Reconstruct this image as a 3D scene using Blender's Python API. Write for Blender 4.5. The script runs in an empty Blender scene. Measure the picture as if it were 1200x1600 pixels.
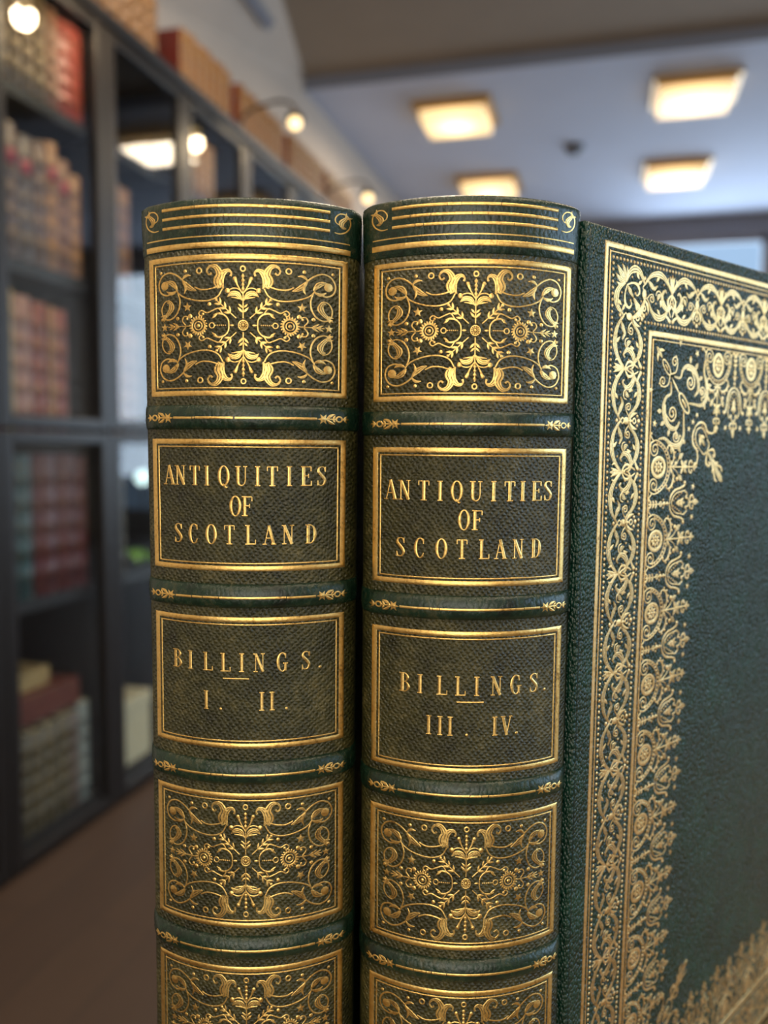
import bpy, bmesh, math, random
from mathutils import Matrix, Vector
from math import sin, cos, pi, radians, sqrt, atan2
random.seed(7)
S = bpy.context.scene
COL = S.collection
# ------------------------------------------------------------------ camera
YAW, PIT, ROLL, CAMZ = radians(15.07), radians(4.6), radians(0.5), 1.1
fw = Vector((-sin(YAW) * cos(PIT), cos(YAW) * cos(PIT), -sin(PIT)))
r0 = Vector((cos(YAW), sin(YAW), 0)); u0 = r0.cross(fw)
rt = r0 * cos(ROLL) + u0 * sin(ROLL); up = -r0 * sin(ROLL) + u0 * cos(ROLL)
cam_d = bpy.data.cameras.new('camera'); cam = bpy.data.objects.new('camera', cam_d); COL.objects.link(cam)
M = Matrix((rt, up, -fw)).transposed().to_4x4(); M.translation = (0, 0, CAMZ); cam.matrix_world = M
cam_d.sensor_fit = 'VERTICAL'; cam_d.sensor_height = 36; cam_d.lens = 29.25
cam_d.clip_start = 0.01; cam_d.clip_end = 100
cam_d.dof.use_dof = True; cam_d.dof.focus_distance = 0.256; cam_d.dof.aperture_fstop = 7.0
S.camera = cam
S.view_settings.view_transform = 'Standard'; S.view_settings.look = 'None'
S.view_settings.exposure = 0.0; S.view_settings.gamma = 1.0
S.view_settings.use_curve_mapping = False
# ------------------------------------------------------------------ world, daylight and an added fill from behind
W = bpy.data.worlds.new('sky'); S.world = W; W.use_nodes = True
W.node_tree.nodes['Background'].inputs[0].default_value = (0.50, 0.72, 1.0, 1)
W.node_tree.nodes['Background'].inputs[1].default_value = 0.85

def area(name, loc, direction, sx, sy, power, col):
    d = bpy.data.lights.new(name, 'AREA'); d.shape = 'RECTANGLE'; d.size = sx; d.size_y = sy
    d.energy = power; d.color = col
    o = bpy.data.objects.new(name, d); COL.objects.link(o); o.location = loc
    o.rotation_euler = Vector(direction).to_track_quat('-Z', 'Y').to_euler()
    return o
area('daylight_right', (3.35, 1.1, 1.85), (-1, 0, 0), 2.6, 2.1, 84, (0.56, 0.77, 1.0))
area('added_back_fill', (.9, -3.62, 1.45), (0, 1, 0), 2.5, 2.4, 98, (1.0, .85, .62))  # fill light added behind the camera to brighten the spine gold
area('daylight_far', (1.55, 9.05, 1.9), (0, -1, 0), 3.0, 2.4, 170, (0.72, 0.86, 1.0))

# ------------------------------------------------------------------ materials
def rgb(r, g, b):
    f = lambda c: ((c / 255 + .055) / 1.055) ** 2.4 if c > 10 else c / 255 / 12.92
    return (f(r), f(g), f(b), 1)

class NT:
    def __init__(s, name):
        s.m = bpy.data.materials.new(name); s.m.use_nodes = True
        s.t = s.m.node_tree; s.b = s.t.nodes['Principled BSDF']; s.out = s.t.nodes['Material Output']
    def n(s, typ, **kw):
        x = s.t.nodes.new(typ)
        for k, v in kw.items():
            if k in x.inputs: s.put(x.inputs[k], v)
            else: setattr(x, k, v)
        return x
    def put(s, sock, v):
        if isinstance(v, bpy.types.NodeSocket): s.t.links.new(v, sock)
        else: sock.default_value = v
    def set(s, **kw):
        for k, v in kw.items(): s.put(s.b.inputs[k.replace('_', ' ')], v)
    def coord(s, scale=(1, 1, 1), rot=(0, 0, 0)):
        c = s.n('ShaderNodeTexCoord'); mp = s.n('ShaderNodeMapping')
        s.t.links.new(c.outputs['Object'], mp.inputs['Vector'])
        mp.inputs['Scale'].default_value = scale; mp.inputs['Rotation'].default_value = rot
        return mp.outputs[0]
    def noise(s, vec, scale, detail=3, rough=.55):
        x = s.n('ShaderNodeTexNoise', Scale=scale, Detail=detail, Roughness=rough); s.t.links.new(vec, x.inputs['Vector'])
        return x.outputs['Fac']
    def ramp(s, fac, stops):
        x = s.n('ShaderNodeValToRGB'); s.t.links.new(fac, x.inputs[0]); e = x.color_ramp.elements
        e[0].position, e[0].color = stops[0]; e[1].position, e[1].color = stops[-1]
        for p, c in stops[1:-1]:
            k = e.new(p); k.color = c
        return x.outputs[0]
    def math(s, op, a, b=0.0):
        x = s.n('ShaderNodeMath', operation=op); s.put(x.inputs[0], a); s.put(x.inputs[1], b); return x.outputs[0]
    def bump(s, h, dist, strength=1.0):
        x = s.n('ShaderNodeBump'); s.t.links.new(h, x.inputs['Height'])
        x.inputs['Distance'].default_value = dist; x.inputs['Strength'].default_value = strength
        return x.outputs[0]

def simple(name, col, rough=.5, metal=0.0, var=0.25, scale=30, spec=.5):
    k = NT(name); v = k.coord(); f = k.noise(v, scale)
    lo = tuple(c * (1 - var) for c in col[:3]) + (1,); hi = tuple(min(1, c * (1 + var)) for c in col[:3]) + (1,)
    k.set(Base_Color=k.ramp(f, [(.3, lo), (.7, hi)]), Roughness=rough, Metallic=metal)
    k.b.inputs['Specular IOR Level'].default_value = spec
    return k.m

def emit(name, col, strength):
    k = NT(name); k.set(Base_Color=(.8, .8, .8, 1), Emission_Color=col, Emission_Strength=strength); return k.m

def leather(name, dark, mid, scuff, grain=850., bump=.00022, stretch=(1, 1, .62), rot=(0, radians(42), 0), rough=.36, pebble=.6, spec=.5, scuff_at=.64, coat=0.0, weave=0.0, fine_k=.35, wob_k=.55):
    """grained morocco: a voronoi pebble plus crossing grain lines, mottled colour"""
    k = NT(name); v = k.coord(); vr = k.coord(stretch, rot)
    wob = k.noise(v, 260, 2)
    def wave(a):
        w = k.n('ShaderNodeTexWave', Scale=weave, Distortion=3.8, Detail=3.0); w.inputs['Detail Scale'].default_value = 1.4
        k.t.links.new(k.coord((1, 1, 1), (0, a, 0)), w.inputs['Vector']); return w.outputs['Fac']
    vo = k.n('ShaderNodeTexVoronoi', feature='F1', Scale=grain, Randomness=.75); k.t.links.new(vr, vo.inputs['Vector'])
    cell = k.math('SUBTRACT', 1.0, k.math('MULTIPLY', vo.outputs['Distance'], vo.outputs['Distance']))
    fine = k.noise(v, 2600, 3, .7); big = k.noise(v, 60, 4, .6); mid_n = k.noise(v, 420, 4, .65)
    if weave: cell = k.math('ADD', k.math('MULTIPLY', cell, .5), k.math('MULTIPLY', k.math('MULTIPLY', wave(radians(38)), wave(radians(-52))), 1.0))
    hgt = k.math('ADD', k.math('MULTIPLY', cell, pebble), k.math('ADD', k.math('MULTIPLY', fine, fine_k), k.math('MULTIPLY', wob, wob_k)))
    colf = k.math('ADD', k.math('MULTIPLY', big, .55), k.math('MULTIPLY', mid_n, .45))
    k.set(Base_Color=k.ramp(colf, [(.36, dark), (.52, mid), (scuff_at, scuff)]),
          Roughness=k.math('ADD', rough - .08, k.math('MULTIPLY', mid_n, .2)), Normal=k.bump(hgt, bump))
    k.b.inputs['Specular IOR Level'].default_value = spec
    k.b.inputs['Coat Weight'].default_value = coat; k.b.inputs['Coat Roughness'].default_value = .25
    return k.m

def gold(name, a, b, dk, rough=.3):
    k = NT(name); v = k.coord(); f = k.noise(v, 900, 4, .7); g = k.noise(v, 120, 3, .6)
    m = k.math('ADD', k.math('MULTIPLY', f, .6), k.math('MULTIPLY', g, .4))
    k.set(Base_Color=k.ramp(m, [(.34, dk), (.44, b), (.62, a)]), Metallic=1.0,
          Roughness=k.math('ADD', rough - .06, k.math('MULTIPLY', f, .22)), Normal=k.bump(k.noise(v, 1900, 3, .7), .00010))
    return k.m

L_SPINE = leather('olive_green_morocco', rgb(27, 29, 12), rgb(54, 53, 25), rgb(94, 86, 50), bump=.00060, weave=235., rough=.29, scuff_at=.70)
L_BAND = leather('deep_green_polished_morocco', rgb(10, 22, 15), rgb(20, 44, 31), rgb(58, 60, 40), bump=.00024, rough=.24)
L_COVER = leather('bottle_green_pebbled_morocco', rgb(3, 32, 24), rgb(4, 43, 33), rgb(7, 54, 42), grain=880, bump=.00062, stretch=(1, 1, .8), rot=(0, radians(35), 0), rough=.25, pebble=1.25, fine_k=.16, wob_k=.3)
L_DARK = leather('dark_green_turn_in_leather', rgb(8, 16, 11), rgb(14, 30, 22), rgb(46, 46, 34), bump=.00018)
GOLD = gold('gilt_tooling', (1.0, .71, .26, 1), (.86, .55, .17, 1), (.40, .24, .07, 1), .27)
GOLD_C = gold('cover_gilt_tooling', (0.94, .63, .28, 1), (.80, .49, .17, 1), (.36, .20, .08, 1), .33)
PAPER = simple('page_edges', rgb(196, 180, 140), .7, 0, .12, 400)

# ------------------------------------------------------------------ object helpers
def mesh_obj(name, verts, faces, mat, parent=None, smooth=True, mats=None, fmat=None):
    me = bpy.data.meshes.new(name); me.from_pydata([tuple(v) for v in verts], [], faces); me.update()
    for m in (mats or [mat]): me.materials.append(m)
    if fmat: me.polygons.foreach_set('material_index', fmat)
    if smooth: me.polygons.foreach_set('use_smooth', [True] * len(me.polygons))
    o = bpy.data.objects.new(name, me); COL.objects.link(o)
    if parent: o.parent = parent
    return o

def bm_obj(name, bm, mat, parent=None, smooth=False, bevel=0.0):
    bmesh.ops.recalc_face_normals(bm, faces=bm.faces)
    me = bpy.data.meshes.new(name); bm.to_mesh(me); bm.free()
    for m in (mat if isinstance(mat, list) else [mat]): me.materials.append(m)
    if smooth: me.polygons.foreach_set('use_smooth', [True] * len(me.polygons))
    o = bpy.data.objects.new(name, me); COL.objects.link(o)
    if parent: o.parent = parent
    if bevel:
        b = o.modifiers.new('bevel', 'BEVEL'); b.width = bevel; b.segments = 2; b.limit_method = 'ANGLE'
    return o

def box(bm, x0, x1, y0, y1, z0, z1, mi=0):
    v = [bm.verts.new((x, y, z)) for x in (x0, x1) for y in (y0, y1) for z in (z0, z1)]
    for f in ((0, 1, 3, 2), (4, 6, 7, 5), (0, 4, 5, 1), (2, 3, 7, 6), (0, 2, 6, 4), (1, 5, 7, 3)):
        bm.faces.new([v[i] for i in f]).material_index = mi

def box_obj(name, x0, x1, y0, y1, z0, z1, mat, parent=None, bevel=0.0):
    bm = bmesh.new(); box(bm, x0, x1, y0, y1, z0, z1); return bm_obj(name, bm, mat, parent, False, bevel)

def tube(bm, pts, r, n=10, cap=True):
    pts = [Vector(p) for p in pts]; rings = []
    rr = r if isinstance(r, (list, tuple)) else [r] * len(pts)
    for i, p in enumerate(pts):
        d = (pts[min(i + 1, len(pts) - 1)] - pts[max(i - 1, 0)]).normalized()
        a = d.orthogonal().normalized() if i == 0 else (a - d * a.dot(d)).normalized()
        b = d.cross(a)
        rings.append([bm.verts.new(p + (a * cos(2 * pi * k / n) + b * sin(2 * pi * k / n)) * rr[i]) for k in range(n)])
    for q, w in zip(rings, rings[1:]):
        for k in range(n): bm.faces.new((q[k], q[(k + 1) % n], w[(k + 1) % n], w[k]))
    if cap: bm.faces.new(rings[0][::-1]); bm.faces.new(rings[-1])

def lathe(bm, prof, c=(0, 0, 0), n=24):
    c = Vector(c); rings = [[bm.verts.new(c + Vector((r * cos(2 * pi * k / n), r * sin(2 * pi * k / n), z))) for k in range(n)] for r, z in prof]
    for q, w in zip(rings, rings[1:]):
        for k in range(n): bm.faces.new((q[k], q[(k + 1) % n], w[(k + 1) % n], w[k]))
    bm.faces.new(rings[0][::-1]); bm.faces.new(rings[-1])

def empty(name, loc=(0, 0, 0), rz=0.0):
    o = bpy.data.objects.new(name, None); COL.objects.link(o); o.location = loc; o.rotation_euler = (0, 0, rz)
    o.empty_display_size = .02
    return o

def tag(o, label, cat, group=None):
    o['label'] = label; o['category'] = cat
    if group: o['group'] = group
    return o

def struct(o):
    o['kind'] = 'structure'; return o

# ------------------------------------------------------------------ room shell
WX, RX, FY, BY, CZ, CZN, STEP = -1.95, 3.2, 8.8, -3.5, 3.35, 3.415, 5.15
M_WALL = simple('warm_off_white_plaster', rgb(196, 182, 168), .85, 0, .03, 4)
M_FAR = simple('grey_painted_wall', rgb(120, 118, 124), .8, 0, .03, 4)
M_CEIL = simple('pale_blue_grey_ceiling_paint', rgb(190, 196, 214), .85, 0, .02, 3)
M_TAUPE = simple('taupe_ceiling_paint', rgb(150, 134, 116), .85, 0, .03, 5)
M_STEP = simple('grey_ceiling_step_paint', rgb(128, 128, 136), .8, 0, .03, 5)
def wood_floor():
    k = NT('brown_floor_boards'); v = k.coord((1, 1, 1)); vs = k.coord((6, .5, 1))
    f = k.noise(vs, 9, 5, .6)
    br = k.n('ShaderNodeTexBrick', Scale=1.0); k.t.links.new(k.coord((1, 1, 1), (0, 0, radians(90))), br.inputs['Vector'])
    br.inputs['Color1'].default_value = rgb(60, 43, 33); br.inputs['Color2'].default_value = rgb(66, 48, 36); br.inputs['Mortar'].default_value = rgb(54, 39, 30)
    br.inputs['Mortar Size'].default_value = .004; br.inputs['Brick Width'].default_value = 1.6; br.inputs['Row Height'].default_value = .16
    mx = k.n('ShaderNodeMix', data_type='RGBA', blend_type='MULTIPLY'); mx.inputs[0].default_value = .5
    k.t.links.new(br.outputs['Color'], mx.inputs[6]); k.t.links.new(k.ramp(f, [(.3, (.7, .7, .7, 1)), (.7, (1, 1, 1, 1))]), mx.inputs[7])
    k.set(Base_Color=mx.outputs[2], Roughness=.55); return k.m
struct(box_obj('floor', WX - .1, RX + .1, BY - .1, FY + .1, -.1, 0, wood_floor()))
struct(box_obj('wall_left', WX - .1, WX, BY - .1, FY + .1, 0, 3.6, M_WALL))
struct(box_obj('ceiling', WX, RX, STEP + .02, FY, CZ, CZ + .12, M_CEIL))
# the nearer, taupe ceiling: its left edge runs obliquely to the wall
bm = bmesh.new()
poly = [(-1.93, STEP), (RX, STEP), (RX, BY), (-1.45, BY), (-1.45, 3.1)]
lo = [bm.verts.new((x, y, CZN)) for x, y in poly]; hi = [bm.verts.new((x, y, CZN + .06)) for x, y in poly]
bm.faces.new(lo); bm.faces.new(hi[::-1])
for i in range(5): bm.faces.new((lo[i], hi[i], hi[(i + 1) % 5], lo[(i + 1) % 5]))
o = struct(bm_obj('ceiling_near', bm, M_TAUPE)); o.name = 'ceiling'
# sloping plaster between the wall and that edge
bm = bmesh.new()
a = [(-1.93, STEP, CZN), (-1.45, 3.1, CZN), (-1.45, BY, CZN)]; b = [(-1.945, STEP, 3.33), (-1.947, 3.1, 2.95), (-1.947, BY, 2.95)]
va = [bm.verts.new(p) for p in a]; vb = [bm.verts.new(p) for p in b]
vc = [bm.verts.new((p[0] - .0, p[1], p[2] + .06)) for p in a]; vd = [bm.verts.new((p[0] - .04, p[1], p[2] + .06)) for p in b]
for i in range(2):
    bm.faces.new((va[i], va[i + 1], vb[i + 1], vb[i])); bm.faces.new((vc[i], vd[i], vd[i + 1], vc[i + 1]))
    bm.faces.new((va[i], vc[i], vc[i + 1], va[i + 1])); bm.faces.new((vb[i], vb[i + 1], vd[i + 1], vd[i]))
struct(bm_obj('trim_1', bm, M_WALL))
struct(box_obj('trim_2', WX, RX, STEP + .001, STEP + .021, CZ - .004, CZN + .07, M_STEP))

bm = bmesh.new()
p0, p1 = Vector((-1.72, 3.55, 3.245)), Vector((-1.812, 4.28, 3.322)); nv = Vector((.67, .16, -.72)); sv = Vector((.72, 0, .67)) * .03
cs = [bm.verts.new(p + sv * a + nv * b) for p in (p0, p1) for a, b in ((-1, -.03), (1, -.03), (1, .025), (-1, .025))]
for q in ((0, 1, 2, 3), (7, 6, 5, 4), (0, 4, 5, 1), (1, 5, 6, 2), (2, 6, 7, 3), (3, 7, 4, 0)): bm.faces.new([cs[k] for k in q])
struct(bm_obj('trim_3', bm, M_STEP))
def wall_with_holes(name, axis, pos, thick, a0, a1, z0, z1, holes, mat):
    """wall lying across `axis`; holes are (a0, a1, z0, z1)"""
    bm = bmesh.new()
    def bx(p0, p1, q0, q1):
        if p1 - p0 < 1e-4 or q1 - q0 < 1e-4: return
        if axis == 'y': box(bm, p0, p1, pos, pos + thick, q0, q1)
        else: box(bm, pos, pos + thick, p0, p1, q0, q1)
    cur = a0
    for h in sorted(holes):
        bx(cur, h[0], z0, z1); bx(h[0], h[1], z0, h[2]); bx(h[0], h[1], h[3], z1); cur = h[1]
    bx(cur, a1, z0, z1)
    return struct(bm_obj(name, bm, mat))
wins_far = [(.15, 1.42, .25, 3.14), (1.62, 2.9, .25, 3.14)]
wins_right = [(-.35, 2.55, .75, 2.95)]
added_wins_back = [(-.4, 2.2, .15, 2.65)]  # unseen window, added so the spine gilt has something bright to reflect
wall_with_holes('wall_far', 'y', FY, .15, WX, RX, 0, 3.5, wins_far, M_FAR)
wall_with_holes('wall_back', 'y', BY - .1, .1, WX, RX, 0, 3.6, added_wins_back, M_WALL)
wall_with_holes('wall_right', 'x', RX, .15, BY, FY, 0, 3.6, wins_right, M_WALL)

def glass_mat(name, boost, tint):
    k = NT(name); t = k.t
    fr = k.n('ShaderNodeFresnel', IOR=boost); tr = k.n('ShaderNodeBsdfTransparent', Color=tint); gl = k.n('ShaderNodeBsdfGlossy', Roughness=.01)
    ge = k.n('ShaderNodeNewGeometry'); fac = k.math('MULTIPLY', fr.outputs[0], k.math('SUBTRACT', 1.0, ge.outputs['Backfacing']))
    mx = k.n('ShaderNodeMixShader'); t.links.new(fac, mx.inputs[0]); t.links.new(tr.outputs[0], mx.inputs[1]); t.links.new(gl.outputs[0], mx.inputs[2])
    t.links.new(mx.outputs[0], k.out.inputs['Surface']); return k.m
M_PANE = glass_mat('window_glass', 1.5, (.96, .98, 1, 1))
M_DOORGLASS = glass_mat('bookcase_door_glass', 1.55, (.93, .95, .95, 1))
M_WINFRAME = simple('grey_window_frame_paint', rgb(112, 108, 114), .5, 0, .05, 8)
n_w = 0
for axis, wins, wy in (('y', wins_far, FY + .03), ('x', wins_right, 0), ('y', added_wins_back, BY - .09)):  # the last one is the window added in the back wall
    for a0, a1, z0, z1 in wins:
        n_w += 1; f = .055; bm = bmesh.new()
        mids = [] if axis == 'y' else [a0 + (a1 - a0) * k / 3 for k in (1, 2)]
        bars = [(a0, a0 + f, z0, z1), (a1 - f, a1, z0, z1), (a0, a1, z0, z0 + f), (a0, a1, z1 - f, z1)] + [(m - .02, m + .02, z0, z1) for m in mids] + [(a0, a1, z0 + (z1 - z0) * .38 - .02, z0 + (z1 - z0) * .38 + .02)]
        for p0, p1, q0, q1 in bars:
            if axis == 'y': box(bm, p0, p1, wy, wy + .06, q0, q1)
            else: box(bm, RX + .03, RX + .09, p0, p1, q0, q1)
        w = struct(bm_obj('window_%d' % n_w, bm, M_WINFRAME))
        if axis == 'y': box_obj('window_pane', a0 + f, a1 - f, wy + .025, wy + .03, z0 + f, z1 - f, M_PANE, w)
        else: box_obj('window_pane', RX + .055, RX + .06, a0 + f, a1 - f, z0 + f, z1 - f, M_PANE, w)

# ------------------------------------------------------------------ table
M_TABLE = simple('warm_oak_table', rgb(116, 96, 62), .4, 0, .2, 12)
def book_pt(X, Y, Z): return Vector((r0.x * X - sin(YAW) * Y, r0.y * X + cos(YAW) * Y, Z))
TZ = CAMZ - .290
tab = tag(empty('table', book_pt(.4, .42, 0), YAW), 'wooden table the two green books stand on', 'table')
box_obj('tabletop', -.5, .55, -.28, .36, TZ - .035, TZ, M_TABLE, tab, .004)
for sx in (-.45, .5):
    for sy in (-.23, .31): box_obj('leg', sx - .025, sx + .025, sy - .025, sy + .025, 0, TZ - .035, M_TABLE, tab, .003)

# ------------------------------------------------------------------ tooling: strokes of gold laid on any surface
class Tool:
    def __init__(s, fmap, hi=.00012):
        s.f = fmap; s.v = []; s.q = []; s.T = [(1, 0, 0, 1, 0, 0)]; s.hi = hi; s.wm = 1.0
    def push(s, a, b, c, d, e, f):
        A, B, C_, D, E_, F_ = s.T[-1]
        s.T.append((A * a + B * c, A * b + B * d, C_ * a + D * c, C_ * b + D * d, A * e + B * f + E_, C_ * e + D * f + F_))
    def pop(s): s.T.pop()
    def pt(s, x, y, h):
        a, b, c, d, e, f = s.T[-1]
        s.v.append(s.f(a * x + b * y + e, c * x + d * y + f, h)); return len(s.v) - 1
    def face(s, idx):
        a, b, c, d, e, f = s.T[-1]
        s.q.append(tuple(idx) if a * d - b * c > 0 else tuple(idx[::-1]))
    def stroke(s, pts, w, closed=False, sub=5, flat=False, curve=True):
        vein = isinstance(w, (list, tuple)) and not flat and max(w) * abs(s.T[-1][0] * s.T[-1][3] - s.T[-1][1] * s.T[-1][2]) ** .5 > 1.45
        n = len(pts); ws = [w] * n if not isinstance(w, (list, tuple)) else list(w)
        P = []; Wd = []
        if curve and n > 2:
            for i in range(n if closed else n - 1):
                g = lambda k: pts[k % n] if closed else pts[max(0, min(n - 1, k))]
                p0, p1, p2, p3 = g(i - 1), g(i), g(i + 1), g(i + 2); w1, w2 = ws[i], ws[(i + 1) % n]
                for j in range(sub):
                    t = j / sub; t2, t3 = t * t, t * t * t
                    P.append(tuple(.5 * (2 * p1[k] + (p2[k] - p0[k]) * t + (2 * p0[k] - 5 * p1[k] + 4 * p2[k] - p3[k]) * t2 + (3 * p1[k] - p0[k] - 3 * p2[k] + p3[k]) * t3) for k in (0, 1)))
                    Wd.append(w1 + (w2 - w1) * (t * t * (3 - 2 * t)))
            if not closed: P.append(tuple(pts[-1])); Wd.append(ws[-1])
        elif curve or sub <= 1: P, Wd = list(pts), ws
        else:
            m = n if closed else n - 1
            for i in range(m):
                p1, p2 = pts[i], pts[(i + 1) % n]
                for j in range(sub):
                    t = j / sub; P.append((p1[0] + (p2[0] - p1[0]) * t, p1[1] + (p2[1] - p1[1]) * t)); Wd.append(ws[i] + (ws[(i + 1) % n] - ws[i]) * t)
            if not closed: P.append(tuple(pts[-1])); Wd.append(ws[-1])
        N = len(P); rows = []
        for i in range(N):
            if closed: a, b = P[i - 1], P[(i + 1) % N]
            else: a, b = P[max(0, i - 1)], P[min(N - 1, i + 1)]
            dx, dy = b[0] - a[0], b[1] - a[1]; L = sqrt(dx * dx + dy * dy) or 1; nx, ny = -dy / L, dx / L
            hw = Wd[i] / 2 * s.wm; x, y = P[i]; k = .62
            if vein: rows.append([s.pt(x + nx * hw * c, y + ny * hw * c, g * s.hi - (.00003 if g == 0 else 0)) for c, g in ((-1, 0), (-.72, .9), (-.36, -.35), (0, 1), (.36, -.35), (.72, .9), (1, 0))])
            elif flat: rows.append([s.pt(x - nx * hw, y - ny * hw, -.00003), s.pt(x - nx * hw * .86, y - ny * hw * .86, s.hi * .7), s.pt(x + nx * hw * .86, y + ny * hw * .86, s.hi * .7), s.pt(x + nx * hw, y + ny * hw, -.00003)])
            else: rows.append([s.pt(x - nx * hw, y - ny * hw, -.00003), s.pt(x, y, s.hi), s.pt(x + nx * hw, y + ny * hw, -.00003)])
        m = len(rows[0])
        for i in range(N if closed else N - 1):
            p, q = rows[i], rows[(i + 1) % N]
            for k in range(m - 1): s.face((p[k], q[k], q[k + 1], p[k + 1]))
    def dot(s, x, y, r, n=10, ry=None):
        ry = ry or r
        c = s.pt(x, y, s.hi * 1.3); a = [s.pt(x + r * .6 * cos(2 * pi * k / n), y + ry * .6 * sin(2 * pi * k / n), s.hi) for k in range(n)]
        b = [s.pt(x + r * cos(2 * pi * k / n), y + ry * sin(2 * pi * k / n), -.00003) for k in range(n)]
        for k in range(n):
            j = (k + 1) % n; s.face((c, a[k], a[j])); s.face((a[k], b[k], b[j], a[j]))
    def ring(s, x, y, r, w, ry=None, n=18):
        ry = ry or r
        s.stroke([(x + r * cos(2 * pi * k / n), y + ry * sin(2 * pi * k / n)) for k in range(n)], w, True, 2)
    def poly(s, pts, c=None):
        c = c or (sum(p[0] for p in pts) / len(pts), sum(p[1] for p in pts) / len(pts))
        i = s.pt(c[0], c[1], s.hi * 1.2); a = [s.pt(p[0], p[1], 0) for p in pts]
        for k in range(len(a)): s.face((i, a[k], a[(k + 1) % len(a)]))
    def star(s, x, y, r, n=5, rot=pi / 2, inner=.42):
        s.poly([(x + (r if k % 2 == 0 else r * inner) * cos(rot + pi * k / n), y + (r if k % 2 == 0 else r * inner) * sin(rot + pi * k / n)) for k in range(2 * n)], (x, y))
    def leaf(s, x0, y0, x1, y1, w, bend=0.0, tip=.1):
        dx, dy = x1 - x0, y1 - y0
        pts = [(x0 + dx * t - dy * bend * sin(pi * t), y0 + dy * t + dx * bend * sin(pi * t)) for t in (0, .2, .45, .7, .88, 1)]
        s.stroke(pts, [w * .22, w * .7, w, w * .75, w * .4, w * tip], sub=3)
    def spiral(s, x, y, r, a0, turns, w, sgn=1, lead=(), n=12, end=1.6):
        """a lead-in path that winds into a curl round (x, y) starting at angle a0"""
        k = int(n * turns); pts = list(lead)
        for i in range(k + 1):
            t = i / k; rr = r * (1 - .78 * t); a = a0 + sgn * 2 * pi * turns * t
            pts.append((x + rr * cos(a), y + rr * sin(a)))
        s.stroke(pts, w, sub=2); s.dot(pts[-1][0], pts[-1][1], w * end * .6, 8)
    def build(s, name, mat, parent):
        return mesh_obj(name, s.v, s.q, mat, parent)

def rect_frame(t, x0, x1, z0, z1, w, n=24):
    """mitred flat fillet, outer edge given, divided finely so that it follows the curve"""
    for (ax, az, bx_, bz, mx, mz, nx, nz) in ((x0, z1, x1, z1, 0, -1, 1, 0), (x0, z0, x1, z0, 0, 1, 1, 0), (x0, z0, x0, z1, 1, 0, 0, 1), (x1, z0, x1, z1, -1, 0, 0, 1)):
        rows = []
        for i in range(n + 1):
            u = i / n; row = []
            for k, h in ((0, -.00003), (.12, t.hi * .8), (.88, t.hi * .8), (1, -.00003)):
                d = w * k
                px = ax + (bx_ - ax) * u + mx * d + (nx * d * (1 - 2 * u)); pz = az + (bz - az) * u + mz * d + (nz * d * (1 - 2 * u))
                row.append(t.pt(px, pz, h))
            rows.append(row)
        for p, q in zip(rows, rows[1:]):
            for k in range(3):
                f = (p[k], q[k], q[k + 1], p[k + 1]); t.face(f)

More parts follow.
